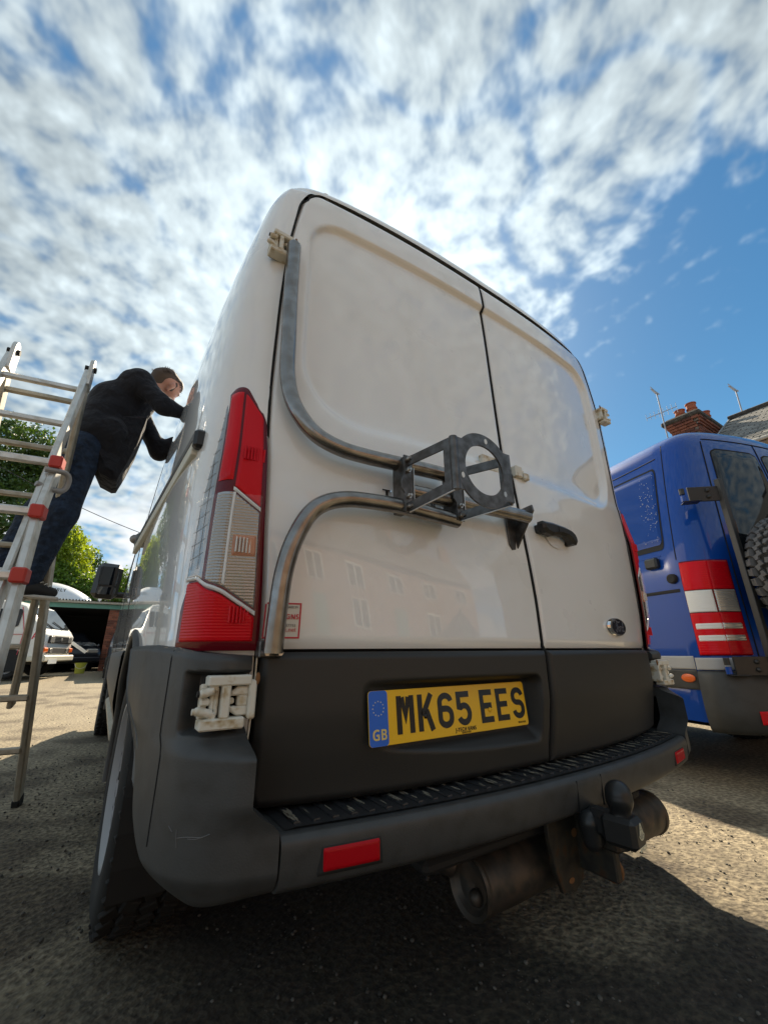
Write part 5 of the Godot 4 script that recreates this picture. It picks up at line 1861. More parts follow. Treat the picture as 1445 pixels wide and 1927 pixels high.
func ladder() -> void:
	var ld := thing("folding_ladder", "aluminium folding ladder with red rung ends standing beside the white van", "ladder")
	var T := Vector3(-1.435, 2.24, -1.62)
	var L := Vector3(-0.33, 0, -0.045)
	var rd := -L.normalized()
	for leg in 2:
		# leg 0 leans towards the camera, leg 1 away from it
		var dv: Vector3 = Vector3(-0.03, -2.24, 0.80) if leg == 0 else Vector3(-0.045, -2.24, -0.90)
		var at := func(y: float) -> Vector3: return T + dv * ((2.24 - y) / 2.24)
		var m: Material = M.aluminium if leg == 0 else M.worn_aluminium
		var ysp: Array = [2.10, 1.845, 1.605, 1.345, 1.075] if leg == 0 else [2.082, 1.831, 1.586, 1.333, 1.080, 0.826]
		for side in 2:
			var o := L * float(side)
			var sg := 1.0 if side == 0 else -1.0
			var st := MB.new()
			beam(st, at.call(2.24) + o, at.call(0.52 if leg == 1 else 0.86) + o, 0.026, 0.062, rd, 0.006)
			build("stile", st, m, ld)
			# flared outer section
			var ytop := 1.62 if leg == 0 else 1.53
			var y1 := 1.30
			var so := MB.new()
			var fl: Vector3 = rd * sg * (0.105 if leg == 1 else 0.10)
			var p0: Vector3 = at.call(ytop) + o + rd * sg * 0.022
			var p1: Vector3 = at.call(y1) + o + rd * sg * 0.022
			var p2: Vector3 = at.call(0.0) + o + rd * sg * 0.022 + fl
			beam(so, p0, p1, 0.030, 0.070, rd, 0.006)
			beam(so, p1 + Vector3(0, 0.01, 0), p2, 0.030, 0.070, rd, 0.006)
			build("outer_stile", so, m, ld)
			var ft := MB.new()
			beam(ft, p2 + (p1 - p2).normalized() * 0.05, p2 - (p1 - p2).normalized() * 0.012, 0.036, 0.076, rd, 0.006)
			build("rubber_foot", ft, M.tyre_rubber, ld)
		for y in ysp:
			var c: Vector3 = at.call(y)
			var rg := MB.new()
			beam(rg, c - rd * 0.0, c + L, 0.030, 0.026, Vector3.UP, 0.007)
			build("rung", rg, m, ld)
		var oy: Array = [1.575, 1.318, 1.045, 0.79, 0.53, 0.27] if leg == 0 else [0.576, 0.307]
		for y in oy:
			var c: Vector3 = at.call(y) + dv.cross(rd).normalized() * (0.036 if leg == 0 else 0.03)
			var fl: float = 0.022 + maxf(0.0, (1.30 - y) / 1.30) * 0.10
			var rg := MB.new()
			beam(rg, c + rd * fl, c + L - rd * fl, 0.034, 0.028, Vector3.UP, 0.007)
			var ro := build("outer_rung", rg, m, ld)
			if leg == 0 and y > 0.9:
				for e in [c + rd * (fl + 0.008), c + L - rd * (fl + 0.008)]:
					var cp := MB.new()
					cp.box(e, Vector3(0.048, 0.056, 0.062), Basis(rd, Vector3.UP, rd.cross(Vector3.UP)), 0.006)
					build("rung_end_cap", cp, M.red_plastic, ro)
	# hinge plates and locking pins at the top
	for side in 2:
		var o := L * float(side)
		var hp := MB.new()
		hp.plate(PackedVector2Array(arc(0, 0.02, 0.052, 0.055, 0, 180, 12)) + PackedVector2Array([Vector2(-0.052, -0.10), Vector2(0.052, -0.10)]), 0.018, Transform3D(Basis(Vector3(0, 0, 1), Vector3.UP, Vector3(-1, 0, 0)), T + o + Vector3(0.020, 0.01, 0)), 0.003)
		var ho := build("hinge_plate", hp, M.aluminium, ld)
		var kn := MB.new()
		kn.tube([T + o + Vector3(-0.02, 0.03, 0), T + o + Vector3(0.032, 0.03, 0)], 0.016, 14)
		build("hinge_pivot", kn, M.black_rubber, ho)
	for e in [[0, 1.50], [1, 1.50]]:
		var c: Vector3 = T + (Vector3(-0.03, -2.24, 0.80) if e[0] == 0 else Vector3(-0.045, -2.24, -0.90)) * ((2.24 - e[1]) / 2.24)
		var cl := MB.new()
		cl.tube(spline([c + Vector3(-0.005, 0.04, 0.04), c + Vector3(0.065, 0.045, 0.02), c + Vector3(0.08, 0.01, 0.0), c + Vector3(0.06, -0.035, 0.0), c + Vector3(-0.02, -0.03, 0.045)], 6), 0.012, 8)
		build("locking_pin", cl, M.grey_cast, ld)

func person() -> void:
	var p := thing("person", "person in a dark jacket and jeans on the ladder, leaning against the white van", "person")
	var z := -2.02
	var V := func(x: float, y: float, dz := 0.0) -> Vector3: return Vector3(x, y, z + dz)
	var hip_n: Vector3 = V.call(-1.405, 1.93, 0.09)
	var hip_f: Vector3 = V.call(-1.415, 1.93, -0.09)
	var kn_n: Vector3 = V.call(-1.425, 1.515, 0.10)
	var kn_f: Vector3 = V.call(-1.565, 1.52, -0.10)
	var an_n: Vector3 = V.call(-1.505, 1.165, 0.02)
	var an_f: Vector3 = V.call(-1.655, 1.165, -0.06)
	var pel: Vector3 = V.call(-1.405, 2.0)
	var chest: Vector3 = V.call(-1.30, 2.30)
	var neck: Vector3 = V.call(-1.165, 2.50)
	var head: Vector3 = V.call(-1.065, 2.545)
	var sh_n: Vector3 = V.call(-1.205, 2.42, 0.175)
	var sh_f: Vector3 = V.call(-1.205, 2.42, -0.175)
	var el_n: Vector3 = V.call(-1.05, 2.275, 0.22)
	var el_f: Vector3 = V.call(-1.015, 2.14, -0.20)
	var wr_n: Vector3 = V.call(-0.925, 2.285, 0.17)
	var wr_f: Vector3 = V.call(-0.935, 2.245, -0.20)
	# the body under the clothes, one surface from head to ankles with two hands
	var b := MB.new()
	var bones := [[pel, chest, 0.08, 0.085, Vector3(1, 1, 0.82)], [chest, neck, 0.085, 0.055], [neck, head, 0.055, 0.055], [sh_n, sh_f, 0.06, 0.06], [hip_n, kn_n, 0.075, 0.055], [kn_n, an_n, 0.052, 0.038], [hip_f, kn_f, 0.075, 0.055], [kn_f, an_f, 0.052, 0.038], [sh_n, el_n, 0.046, 0.038], [el_n, wr_n, 0.038, 0.028], [sh_f, el_f, 0.046, 0.038], [el_f, wr_f, 0.038, 0.028]]
	nets(b, bones, 0.018, 0.012)
	# head: skull, jaw, brow, nose, ears, lips
	var fw := Vector3(0.66, -0.40, -0.64).normalized()
	var up := Vector3(0.58, 0.81, 0.0)
	up = (up - fw * up.dot(fw)).normalized()
	var rt := fw.cross(up).normalized()
	var H := func(f: float, u: float, r: float) -> Vector3: return head + fw * f + up * u + rt * r
	var hb := [[H.call(-0.03, 0.035, 0), H.call(0.015, 0.042, 0), 0.078, 0.074], [H.call(0.035, 0.0, 0), H.call(0.03, -0.055, 0), 0.060, 0.046], [H.call(0.055, -0.072, 0), H.call(0.062, -0.078, 0), 0.026, 0.022], [H.call(-0.05, -0.08, 0), H.call(-0.03, -0.02, 0), 0.052, 0.055],
		[H.call(0.086, 0.022, 0), H.call(0.110, -0.022, 0), 0.010, 0.014], [H.call(0.078, 0.034, 0.03), H.call(0.078, 0.034, -0.03), 0.014, 0.014], [H.call(0.083, -0.052, 0.015), H.call(0.083, -0.052, -0.015), 0.012, 0.012], [H.call(0.055, -0.01, 0.042), H.call(0.05, -0.035, 0.04), 0.022, 0.02], [H.call(0.055, -0.01, -0.042), H.call(0.05, -0.035, -0.04), 0.022, 0.02]]
	for s in [-1.0, 1.0]:
		hb.append([H.call(-0.006, 0.022, s * 0.074), H.call(-0.002, -0.028, s * 0.070), 0.015, 0.009])
		hb.append([H.call(-0.018, 0.010, s * 0.080), H.call(-0.014, 0.022, s * 0.080), 0.008, 0.008])
	nets(b, hb, 0.0055, 0.006)
	# hands laid on the roof edge: palm, four fingers, thumb
	for hnd in [[wr_n, el_n, 1.0], [wr_f, el_f, -1.0]]:
		var w: Vector3 = hnd[0]
		var d: Vector3 = ((w - hnd[1]).normalized() + Vector3(0.5, 0.25, 0)).normalized()
		var sd: Vector3 = (Vector3(0, 0, 1) - d * d.z).normalized()
		var nn := d.cross(sd)
		if nn.y < 0.0: nn = -nn
		var fb := [[w, w + d * 0.045, 0.026, 0.024], [w + d * 0.05 + sd * 0.022, w + d * 0.07 + sd * 0.026, 0.017, 0.014], [w + d * 0.05 - sd * 0.022, w + d * 0.07 - sd * 0.026, 0.017, 0.014], [w + d * 0.05, w + d * 0.075, 0.018, 0.015]]
		for k in 4:
			var o: Vector3 = w + d * 0.078 + sd * (k - 1.5) * 0.021
			var l: float = [0.058, 0.070, 0.066, 0.050][k]
			var q: Vector3 = o + (d - nn * 0.15).normalized() * l * 0.5
			fb.append([o, q, 0.0095, 0.0088])
			fb.append([q, q + (d - nn * 0.55).normalized() * l * 0.5, 0.0088, 0.0072])
		var th: Vector3 = w + d * 0.03 + sd * hnd[2] * 0.024
		fb.append([th, th + (d + sd * hnd[2] * 1.0).normalized() * 0.042, 0.0125, 0.0105])
		fb.append([th + (d + sd * hnd[2] * 1.0).normalized() * 0.042, th + (d * 1.7 + sd * hnd[2] * 0.9).normalized() * 0.068, 0.0105, 0.0085])
		nets(b, fb, 0.0045, 0.004)
	var bo := build("body", b, M.skin, p)
	for s in [-1.0, 1.0]:
		var e := MB.new()
		e.ball(H.call(0.077, 0.016, s * 0.031), Vector3.ONE * 0.011, 10)
		build("eye", e, M.lamp_white, bo)
		var ir := MB.new()
		ir.ball(H.call(0.0855, 0.014, s * 0.031), Vector3.ONE * 0.0045, 8)
		build("iris", ir, M.hair, bo)
	var hr := MB.new()
	nets(hr, [[H.call(-0.035, 0.048, 0), H.call(0.03, 0.068, 0), 0.076, 0.062], [H.call(-0.06, 0.02, 0), H.call(-0.055, -0.055, 0), 0.066, 0.046], [H.call(0.005, 0.035, 0.05), H.call(0.012, 0.0, 0.062), 0.030, 0.014], [H.call(0.005, 0.035, -0.05), H.call(0.012, 0.0, -0.062), 0.030, 0.014]], 0.006, 0.006)
	for k in 420:
		var a := rng.randf() * TAU
		var t := rng.randf()
		var q: Vector3 = H.call(lerpf(-0.11, 0.07, t), 0.055 + 0.07 * sqrt(maxf(0.0, 1.0 - pow(t * 2.0 - 1.0, 2))) - 0.05 * absf(sin(a)) , sin(a) * 0.068)
		hr.tube([q, q + (q - head).normalized() * 0.014 + fw * rng.randf_range(-0.004, 0.010)], [0.0018, 0.0006], 4, false)
	build("hair", hr, M.hair, p)
	# jacket
	var j := MB.new()
	nets(j, [[V.call(-1.405, 2.03), V.call(-1.315, 2.30), 0.118, 0.135, Vector3(1, 1, 0.72)], [V.call(-1.315, 2.30), V.call(-1.21, 2.44), 0.130, 0.092, Vector3(1, 1, 0.80)], [V.call(-1.26, 2.22), V.call(-1.18, 2.37), 0.105, 0.09, Vector3(1, 1, 0.78)],
		[V.call(-1.34, 2.06), V.call(-1.285, 1.97), 0.115, 0.10, Vector3(1, 1, 0.72)], [V.call(-1.285, 2.05), V.call(-1.262, 1.90), 0.110, 0.06, Vector3(1, 1, 0.5)],
		[neck + Vector3(-0.03, -0.01, 0), neck + Vector3(0.02, 0.015, 0), 0.082, 0.074], [sh_n + Vector3(-0.02, -0.01, -0.02), sh_n, 0.09, 0.078], [sh_f + Vector3(-0.02, -0.01, 0.02), sh_f, 0.09, 0.078], [sh_n, el_n, 0.068, 0.052], [el_n, wr_n, 0.053, 0.040], [sh_f, el_f, 0.066, 0.052], [el_f, wr_f, 0.053, 0.040]], 0.014, 0.018)
	j.plate(PackedVector2Array([Vector2(-1.125, 2.22), Vector2(-1.150, 2.02), Vector2(-1.185, 1.86), Vector2(-1.212, 1.765), Vector2(-1.235, 1.758), Vector2(-1.300, 1.785), Vector2(-1.365, 1.90), Vector2(-1.430, 2.03), Vector2(-1.38, 2.18)]), 0.30, Transform3D(Basis.IDENTITY, Vector3(0, 0.005, z - 0.155)), 0.035)
	build("jacket", j, M.jacket_cloth, p)
	var jn := MB.new()
	nets(jn, [[V.call(-1.40, 2.05), V.call(-1.40, 1.95), 0.115, 0.122, Vector3(1, 1, 0.78)], [hip_n, kn_n, 0.098, 0.074], [kn_n, an_n + Vector3(0, -0.02, 0), 0.072, 0.060], [hip_f, kn_f, 0.098, 0.074], [kn_f, an_f + Vector3(0, -0.02, 0), 0.072, 0.060]], 0.014, 0.012)
	build("jeans", jn, M.denim, p)
	for a in [an_n, an_f]:
		var q: Vector3 = a
		var s := MB.new()
		nets(s, [[q + Vector3(-0.045, -0.055, 0), q + Vector3(0.02, -0.05, 0), 0.036, 0.040], [q + Vector3(0.02, -0.052, 0), q + Vector3(0.115, -0.066, -0.01), 0.040, 0.027], [q, q + Vector3(0.0, -0.05, 0), 0.044, 0.042]], 0.007, 0.010)
		var so := build("shoe", s, M.shoe_black, p)
		var sl := MB.new()
		sl.box(q + Vector3(0.035, -0.092, -0.004), Vector3(0.235, 0.018, 0.074), Basis(Vector3.BACK, -0.06), 0.006)
		build("sole", sl, M.shoe_white, so)
		var la := MB.new()
		for k in 4:
			la.tube([q + Vector3(0.045 + 0.018 * k, -0.012 - 0.009 * k, 0.028), q + Vector3(0.05 + 0.018 * k, -0.004 - 0.009 * k, 0.0), q + Vector3(0.045 + 0.018 * k, -0.012 - 0.009 * k, -0.03)], 0.0035, 6)
		build("laces", la, M.shoe_white, so)

func brick_mesh(l: float, d: float, col: Color) -> ArrayMesh:
	var mb := MB.new()
	mb.col = col
	mb.box(Vector3.ZERO, Vector3(l, 0.065, d), Basis.IDENTITY, 0.004)
	return mb.mesh()

var bricks := []
func lay(parent: Node3D, a: Vector3, along: Vector3, length: float, courses: int, out: Vector3) -> void:
	# bricks one by one on a wall face: a is the lower start corner
	if bricks.is_empty():
		for k in 7:
			var t := k / 6.0
			bricks.append(brick_mesh(0.213, 0.05, Color(lerpf(0.15, 0.30, t), lerpf(0.06, 0.115, t), lerpf(0.042, 0.07, t)) * (0.75 if k % 3 == 0 else 1.0)))
	var b := Basis(along, Vector3.UP, along.cross(Vector3.UP))
	for c in courses:
		var x := 0.107 if c % 2 == 0 else 0.0
		while x < length:
			var x0 := maxf(x - 0.1065, 0.0)
			var x1 := minf(x + 0.1065, length)
			if x1 - x0 > 0.05:
				var o := MeshInstance3D.new()
				o.mesh = bricks[rng.randi() % 7]
				o.material_override = M.brick_red
				put(o, "brick", parent)
				o.transform = Transform3D(b.scaled_local(Vector3((x1 - x0) / 0.213, 1, 1)), a + along * (x0 + x1) * 0.5 + Vector3.UP * (0.0375 + 0.075 * c) + out * rng.randf_range(-0.004, 0.004))
			x += 0.223

func houses_right() -> void:
	var h := thing("brick_house", "brick house with a slate roof behind the blue van", "house")
	var w := MB.new()
	w.box(Vector3(13.0, 2.54, 4.0), Vector3(5.2, 5.08, 12.3), Basis.IDENTITY, 0.01)
	w.plate(PackedVector2Array([Vector2(-2.6, 0), Vector2(2.6, 0), Vector2(0, 1.86)]), 12.3, Transform3D(Basis.IDENTITY, Vector3(13.0, 5.08, -2.15)))
	build("wall", w, M.mortar, h)
	lay(h, Vector3(10.385, 4.10, -2.1), Vector3(0, 0, 1), 3.6, 13, Vector3(-1, 0, 0))
	var rfm := MB.new()
	rfm.col = Color(0.14, 0.13, 0.115)
	for s in [-1.0, 1.0]:
		var e := Vector3(13.0 + s * 3.15, 5.02, 0)
		var r := Vector3(13.0, 7.08, 0)
		var t := (r - e).normalized()
		rfm.box((e + r) * 0.5 + Vector3(0, 0, 4.0), Vector3((r - e).length(), 0.05, 12.6), Basis(t, Vector3(-t.y, t.x, 0) * s * -1.0 if s > 0 else Vector3(-t.y, t.x, 0), Vector3(0, 0, 1)), 0.0)
	var roof := build("roof", rfm, M.slate, h)
	var sm := []
	for k in 5:
		var mb := MB.new()
		var l := 0.115 + 0.035 * k
		mb.col = Color(l * 1.05, l, l * 0.90)
		mb.box(Vector3.ZERO, Vector3(0.235, 0.010, 0.30), Basis.IDENTITY, 0.002)
		sm.append(mb.mesh())
	var e0 := Vector3(9.85, 5.045, -2.25)
	var up := (Vector3(13.0, 7.105, -2.25) - e0).normalized()
	var nn := Vector3(-up.y, up.x, 0)
	for c in 20:
		for k in 14:
			var o := MeshInstance3D.new()
			o.mesh = sm[clampi(int(rng.randfn(2.2, 1.1)), 0, 4)]
			o.material_override = M.slate
			put(o, "slate", roof)
			var tilt := up.rotated(Vector3(0, 0, 1), -0.035)
			var z := -2.25 + 0.26 * k + (0.13 if c % 2 == 1 else 0.0)
			o.transform = Transform3D(Basis(Vector3(0, 0, 1), Vector3(-tilt.y, tilt.x, 0), -tilt).rotated(nn, rng.randf_range(-0.012, 0.012)), e0 + up * (0.15 + 0.185 * c) + nn * 0.012 + Vector3(0, 0, z + 2.25 + 0.12))
	var rg := MB.new()
	rg.tube([Vector3(13.0, 7.13, -2.3), Vector3(13.0, 7.13, 10.3)], 0.10, 10)
	build("ridge_tile", rg, M.stone_cap, roof)
	var gu := MB.new()
	gu.tube([Vector3(9.82, 5.02, -2.25), Vector3(9.82, 5.02, 10.3)], 0.036, 10)
	gu.box(Vector3(10.1, 4.99, 4.0), Vector3(0.30, 0.05, 12.2))
	build("gutter", gu, M.gutter_pale, h)
	var vg := MB.new()
	beam(vg, Vector3(9.85, 5.00, -2.28), Vector3(13.0, 7.06, -2.28), 0.04, 0.16, Vector3(0, 0, 1))
	build("verge", vg, M.lead_grey, h)
	# chimney stack at the gable end
	var c := Node3D.new()
	put(c, "chimney", h)
	var st := MB.new()
	st.box(Vector3(12.55, 3.4, -2.98), Vector3(1.86, 6.9, 0.64))
	build("core", st, M.mortar, c)
	lay(c, Vector3(11.605, 5.60, -3.30), Vector3(0, 0, 1), 0.64, 15, Vector3(-1, 0, 0))
	lay(c, Vector3(11.62, 5.60, -2.645), Vector3(1, 0, 0), 1.86, 15, Vector3(0, 0, 1))
	for k in 3:
		var o := 0.03 + 0.035 * k
		var cb := MB.new()
		cb.box(Vector3(12.55, 6.757 + 0.075 * k, -2.98), Vector3(1.86 + 2 * o, 0.05, 0.64 + 2 * o))
		build("corbel", cb, M.mortar, c)
		lay(c, Vector3(11.605 - o, 6.725 + 0.075 * k, -3.30 - o), Vector3(0, 0, 1), 0.64 + 2 * o, 1, Vector3(-1, 0, 0))
		lay(c, Vector3(11.62 - o, 6.725 + 0.075 * k, -2.645 + o), Vector3(1, 0, 0), 1.86 + 2 * o, 1, Vector3(0, 0, 1))
	var cp := MB.new()
	cp.box(Vector3(12.55, 7.02, -2.98), Vector3(2.20, 0.14, 0.98), Basis.IDENTITY, 0.03)
	cp.box(Vector3(12.55, 7.12, -2.98), Vector3(2.0, 0.08, 0.80), Basis.IDENTITY, 0.03)
	build("capping", cp, M.stone_cap, c)
	for q in [[11.95, -3.08, 0.33], [12.02, -2.80, 0.44], [12.82, -2.75, 0.40]]:
		var po := MB.new()
		var hh: float = q[2]
		po.lathe([Vector2(0.125, 0), Vector2(0.118, hh * 0.55), Vector2(0.135, hh * 0.56), Vector2(0.135, hh * 0.62), Vector2(0.118, hh * 0.64), Vector2(0.120, hh * 0.92), Vector2(0.140, hh * 0.94), Vector2(0.140, hh), Vector2(0.105, hh), Vector2(0.09, hh * 0.6)], 20, Transform3D(Basis.IDENTITY, Vector3(q[0], 7.15, q[1])))
		build("chimney_pot", po, M.clay_pot, c)
	var fl := MB.new()
	for k in 10:
		fl.box(Vector3(12.5 + k * 0.06, 6.02 + k * 0.05, -2.60 + 0.02 * sin(k * 3.0)), Vector3(0.09, 0.12, 0.05), Basis(Vector3.BACK, rng.randf_range(-0.4, 0.4)), 0.01)
	build("lead_flashing", fl, M.lead_grey, c)
	for q in [[Vector3(11.42, 6.5, -3.36), 1.55, "television aerial on a mast fixed to the chimney's left side"], [Vector3(13.05, 7.1, -1.98), 0.85, "television aerial on a short mast standing on the roof ridge"]]:
		var at := thing("television_aerial", q[2], "aerial", q[0], 0.0, "rooftop aerials")
		var ms := MB.new()
		ms.tube([Vector3.ZERO, Vector3(0.0, q[1], 0.02)], 0.018, 8)
		build("mast", ms, M.antenna_metal, at)
		var y: float = q[1]
		var bm := MB.new()
		if y > 1.0:
			bm.tube([Vector3(-0.05, y * 0.55, 0.42), Vector3(0.05, y * 0.60, -0.42)], 0.011, 6)
			for k in 8:
				var t := k / 7.0
				bm.tube([Vector3(0, y * lerpf(0.55, 0.60, t) - 0.16 + 0.05 * t, lerpf(0.40, -0.40, t)), Vector3(0, y * lerpf(0.55, 0.60, t) + 0.16 - 0.05 * t, lerpf(0.40, -0.40, t))], 0.006, 5)
		bm.tube([Vector3(0, y - 0.05, 0.06), Vector3(0, y + 0.30, -0.10)], 0.012, 6)
		for k in 4:
			bm.box(Vector3(0, y - 0.02 + 0.07 * k, 0.03 - 0.035 * k), Vector3(0.10, 0.02, 0.10 - 0.015 * k), Basis(Vector3.RIGHT, 0.5))
		build("antenna_array", bm, M.antenna_metal, at)

func garage_side() -> void:
	var g := thing("open_garage", "open fronted garage with a green fascia and corrugated roof behind the white campervan", "garage", Vector3(0, gy(0, -18.3), -18.3))
	var w := MB.new()
	w.box(Vector3(-0.70, 1.12, -0.25), Vector3(0.90, 2.24, 0.5))
	w.box(Vector3(-6.6, 1.12, -0.25), Vector3(5.8, 2.24, 0.5))
	build("wall", w, M.mortar, g)
	lay(g, Vector3(-1.15, 0.0, 0.025), Vector3(1, 0, 0), 0.90, 29, Vector3(0, 0, 1))
	lay(g, Vector3(-4.85, 0.0, 0.025), Vector3(1, 0, 0), 1.15, 29, Vector3(0, 0, 1))
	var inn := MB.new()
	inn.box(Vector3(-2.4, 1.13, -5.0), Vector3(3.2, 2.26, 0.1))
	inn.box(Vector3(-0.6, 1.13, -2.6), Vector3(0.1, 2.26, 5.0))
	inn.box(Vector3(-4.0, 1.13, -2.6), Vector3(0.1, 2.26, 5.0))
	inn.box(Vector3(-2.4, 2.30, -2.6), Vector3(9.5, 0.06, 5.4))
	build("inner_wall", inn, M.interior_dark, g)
	var fa := MB.new()
	fa.box(Vector3(-3.0, 2.285, 0.10), Vector3(5.6, 0.16, 0.05), Basis.IDENTITY, 0.006)
	build("fascia", fa, M.green_fascia, g)
	var ro := MB.new()
	var rf := func(u: float, v: float) -> Vector3: return Vector3(lerpf(-8.5, 0.0, u), 2.47 + 0.028 * sin(u * TAU * 90.0) + 0.10 * v, lerpf(0.32, -5.2, v))
	ro.grid(900, 2, rf, Vector3.UP)
	ro.box(Vector3(-4.25, 2.41, 0.2), Vector3(8.5, 0.08, 0.2), Basis.IDENTITY, 0.01)
	build("corrugated_roof", ro, M.corrugated, g)
	# caravan whose roof shows above the garage
	var cv := thing("caravan", "white moulded caravan roof showing above the corrugated garage roof", "caravan", Vector3(-4.6, 0.0, -25.6))
	var cm := MB.new()
	var cf := func(u: float, v: float) -> Vector3:
		var x := lerpf(-2.6, 2.75, u)
		var top := 4.28 - 0.95 * pow(maxf(0.0, (x - 0.4) / 2.35), 2.2) - 0.3 * pow(maxf(0.0, (-x - 1.2) / 1.4), 2.0)
		var a := PI * v
		return Vector3(x, 0.9 + (top - 0.9) * pow(sin(a), 0.35), 1.1 * cos(a))
	cm.grid(40, 30, cf, Vector3(0, 1, 0.5))
	build("shell", cm, M.fibreglass, cv)
	text(cv, "faded_lettering", "SURLY", 0.16, M.print_grey, Transform3D(Basis(Vector3.RIGHT, -0.25), Vector3(1.15, 3.78, 1.13)), true)
	var wp := MB.new()
	wp.box(Vector3(0, 0.45, 0), Vector3(0.12, 0.9, 0.10), Basis(Vector3.BACK, -0.16), 0.02)
	var wo := build("white_post", wp, M.fibreglass)
	wo.position = Vector3(-1.55, 2.72, -20.0)
	tag(wo, "short white post standing on the garage roof beside the van's mirror", "post")
	# far brick gable
	var fg := thing("far_brick_house", "distant brick gable end rising behind the white van's cab", "house", Vector3(3.9, -0.5, -38))
	var gm := MB.new()
	gm.col = Color(0.21, 0.085, 0.06)
	gm.plate(PackedVector2Array([Vector2(-4.9, 0), Vector2(4.9, 0), Vector2(4.9, 6.2), Vector2(0, 11.6), Vector2(-4.9, 6.2)]), 8.0, Transform3D(Basis.IDENTITY, Vector3(0, 0, -8)))
	build("gable_wall", gm, M.brick_red, fg)
	var gr := MB.new()
	gr.col = Color(0.12, 0.10, 0.09)
	for s in [-1.0, 1.0]:
		beam(gr, Vector3(s * 5.2, 5.9, -4.0), Vector3(0, 11.72, -4.0), 0.12, 8.4, Vector3(-s * 0.74, 0.67, 0))
	build("roof", gr, M.slate, fg)

func street_behind() -> void:
	# terrace across the street, seen only as reflections in the paintwork
	var h := thing("terraced_house", "sunlit brick terraced house mirrored in the white van's rear doors", "house", Vector3(-9.0, 0, 15.0), 0.0, "terrace across the street")
	var w := MB.new()
	w.col = Color(0.30, 0.17, 0.11)
	w.box(Vector3(0, 2.7, 2.5), Vector3(6.0, 5.4, 5.0))
	build("wall", w, M.brick_red, h)
	var r := MB.new()
	r.col = Color(0.13, 0.12, 0.11)
	r.quad(Vector3(-3.1, 5.3, -0.3), Vector3(3.1, 5.3, -0.3), Vector3(3.1, 7.6, 2.5), Vector3(-3.1, 7.6, 2.5), Vector3(0, 1, -1))
	r.quad(Vector3(-3.1, 5.3, 5.3), Vector3(3.1, 5.3, 5.3), Vector3(3.1, 7.6, 2.5), Vector3(-3.1, 7.6, 2.5), Vector3(0, 1, 1))
	r.quad(Vector3(-3.0, 5.3, 0), Vector3(-3.0, 5.3, 5.0), Vector3(-3.0, 7.5, 2.5), Vector3(-3.0, 7.5, 2.5), Vector3(-1, 0, 0))
	r.quad(Vector3(3.0, 5.3, 0), Vector3(3.0, 5.3, 5.0), Vector3(3.0, 7.5, 2.5), Vector3(3.0, 7.5, 2.5), Vector3(1, 0, 0))
	var ro := build("roof", r, M.slate, h)
	var c := MB.new()
	c.col = Color(0.26, 0.14, 0.09)
	c.box(Vector3(2.4, 7.9, 2.5), Vector3(1.0, 1.6, 0.7))
	for k in 3:
		c.tube([Vector3(2.1 + 0.3 * k, 8.6, 2.5), Vector3(2.1 + 0.3 * k, 9.05, 2.5)], 0.11, 10)
	build("chimney", c, M.brick_red, ro)
	for q in [[-1.6, 1.5], [1.5, 4.0], [-1.6, 4.0]]:
		var f := MB.new()
		f.box(Vector3(q[0], q[1], -0.02), Vector3(1.2, 1.5, 0.08))
		var fo := build("window", f, M.camper_white, h)
		for s in [-1.0, 1.0]:
			var pn := MB.new()
			pn.box(Vector3(q[0] + s * 0.28, q[1], -0.07), Vector3(0.46, 1.3, 0.02))
			build("pane", pn, M.dark_glass, fo)
	var d := MB.new()
	d.box(Vector3(1.5, 1.05, -0.03), Vector3(0.95, 2.1, 0.08))
	build("door", d, M.green_fascia, h)
	for k in 3:
		var o := h.duplicate()
		o.name = numbered("terraced_house", self)
		add_child(o)
		o.position.x = -3.0 + 6.0 * k

func leaf_clump(seed_: int, n: int, spread: float, size: float) -> ArrayMesh:
	var r := RandomNumberGenerator.new()
	r.seed = seed_
	var mb := MB.new()
	for k in n:
		var c := Vector3(r.randfn(0, 0.45), r.randfn(0, 0.4), r.randfn(0, 0.45)) * spread
		var b := Basis.from_euler(Vector3(r.randf_range(-0.9, 0.9), r.randf() * TAU, r.randf_range(-0.9, 0.9)))
		var s := size * r.randf_range(0.65, 1.25)
		var l := r.randf_range(0.75, 1.2)
		mb.col = Color(l, l, l * 0.9)
		var nn := (b * Vector3(0, 1, 0)).normalized()
		var p := [c + b * Vector3(-0.5, 0, 0) * s, c + b * Vector3(0, 0.08, 0.34) * s, c + b * Vector3(0.55, 0, 0) * s, c + b * Vector3(0, 0.08, -0.34) * s]
		mb.face(p, nn)
	return mb.mesh()

func crown(parent: Node, lobes: Array, count: int, mesh: Mesh, m: Material, called := "crown") -> void:
	var mm := MultiMesh.new()
	mm.transform_format = MultiMesh.TRANSFORM_3D
	mm.mesh = mesh
	mm.instance_count = count
	var tot := 0.0
	for l in lobes: tot += l[1].x * l[1].y
	var k := 0
	for li in lobes.size():
		var l: Array = lobes[li]
		var n := int(count * l[1].x * l[1].y / tot) if li < lobes.size() - 1 else count - k
		for q in n:
			if k >= count: break
			var d := Vector3(rng.randfn(), rng.randfn(), rng.randfn()).normalized()
			var rr := pow(rng.randf(), 0.30) * rng.randf_range(0.85, 1.08)
			var c: Vector3 = l[0]
			var s: Vector3 = l[1]
			mm.set_instance_transform(k, Transform3D(Basis.from_euler(Vector3(rng.randf() * TAU, rng.randf() * TAU, 0)).scaled(Vector3.ONE * rng.randf_range(0.7, 1.25)), c + d * s * rr))
			k += 1
	var o := MultiMeshInstance3D.new()
	o.multimesh = mm
	o.material_override = m
	put(o, called, parent)
	tag(o, "", "", "", "stuff")

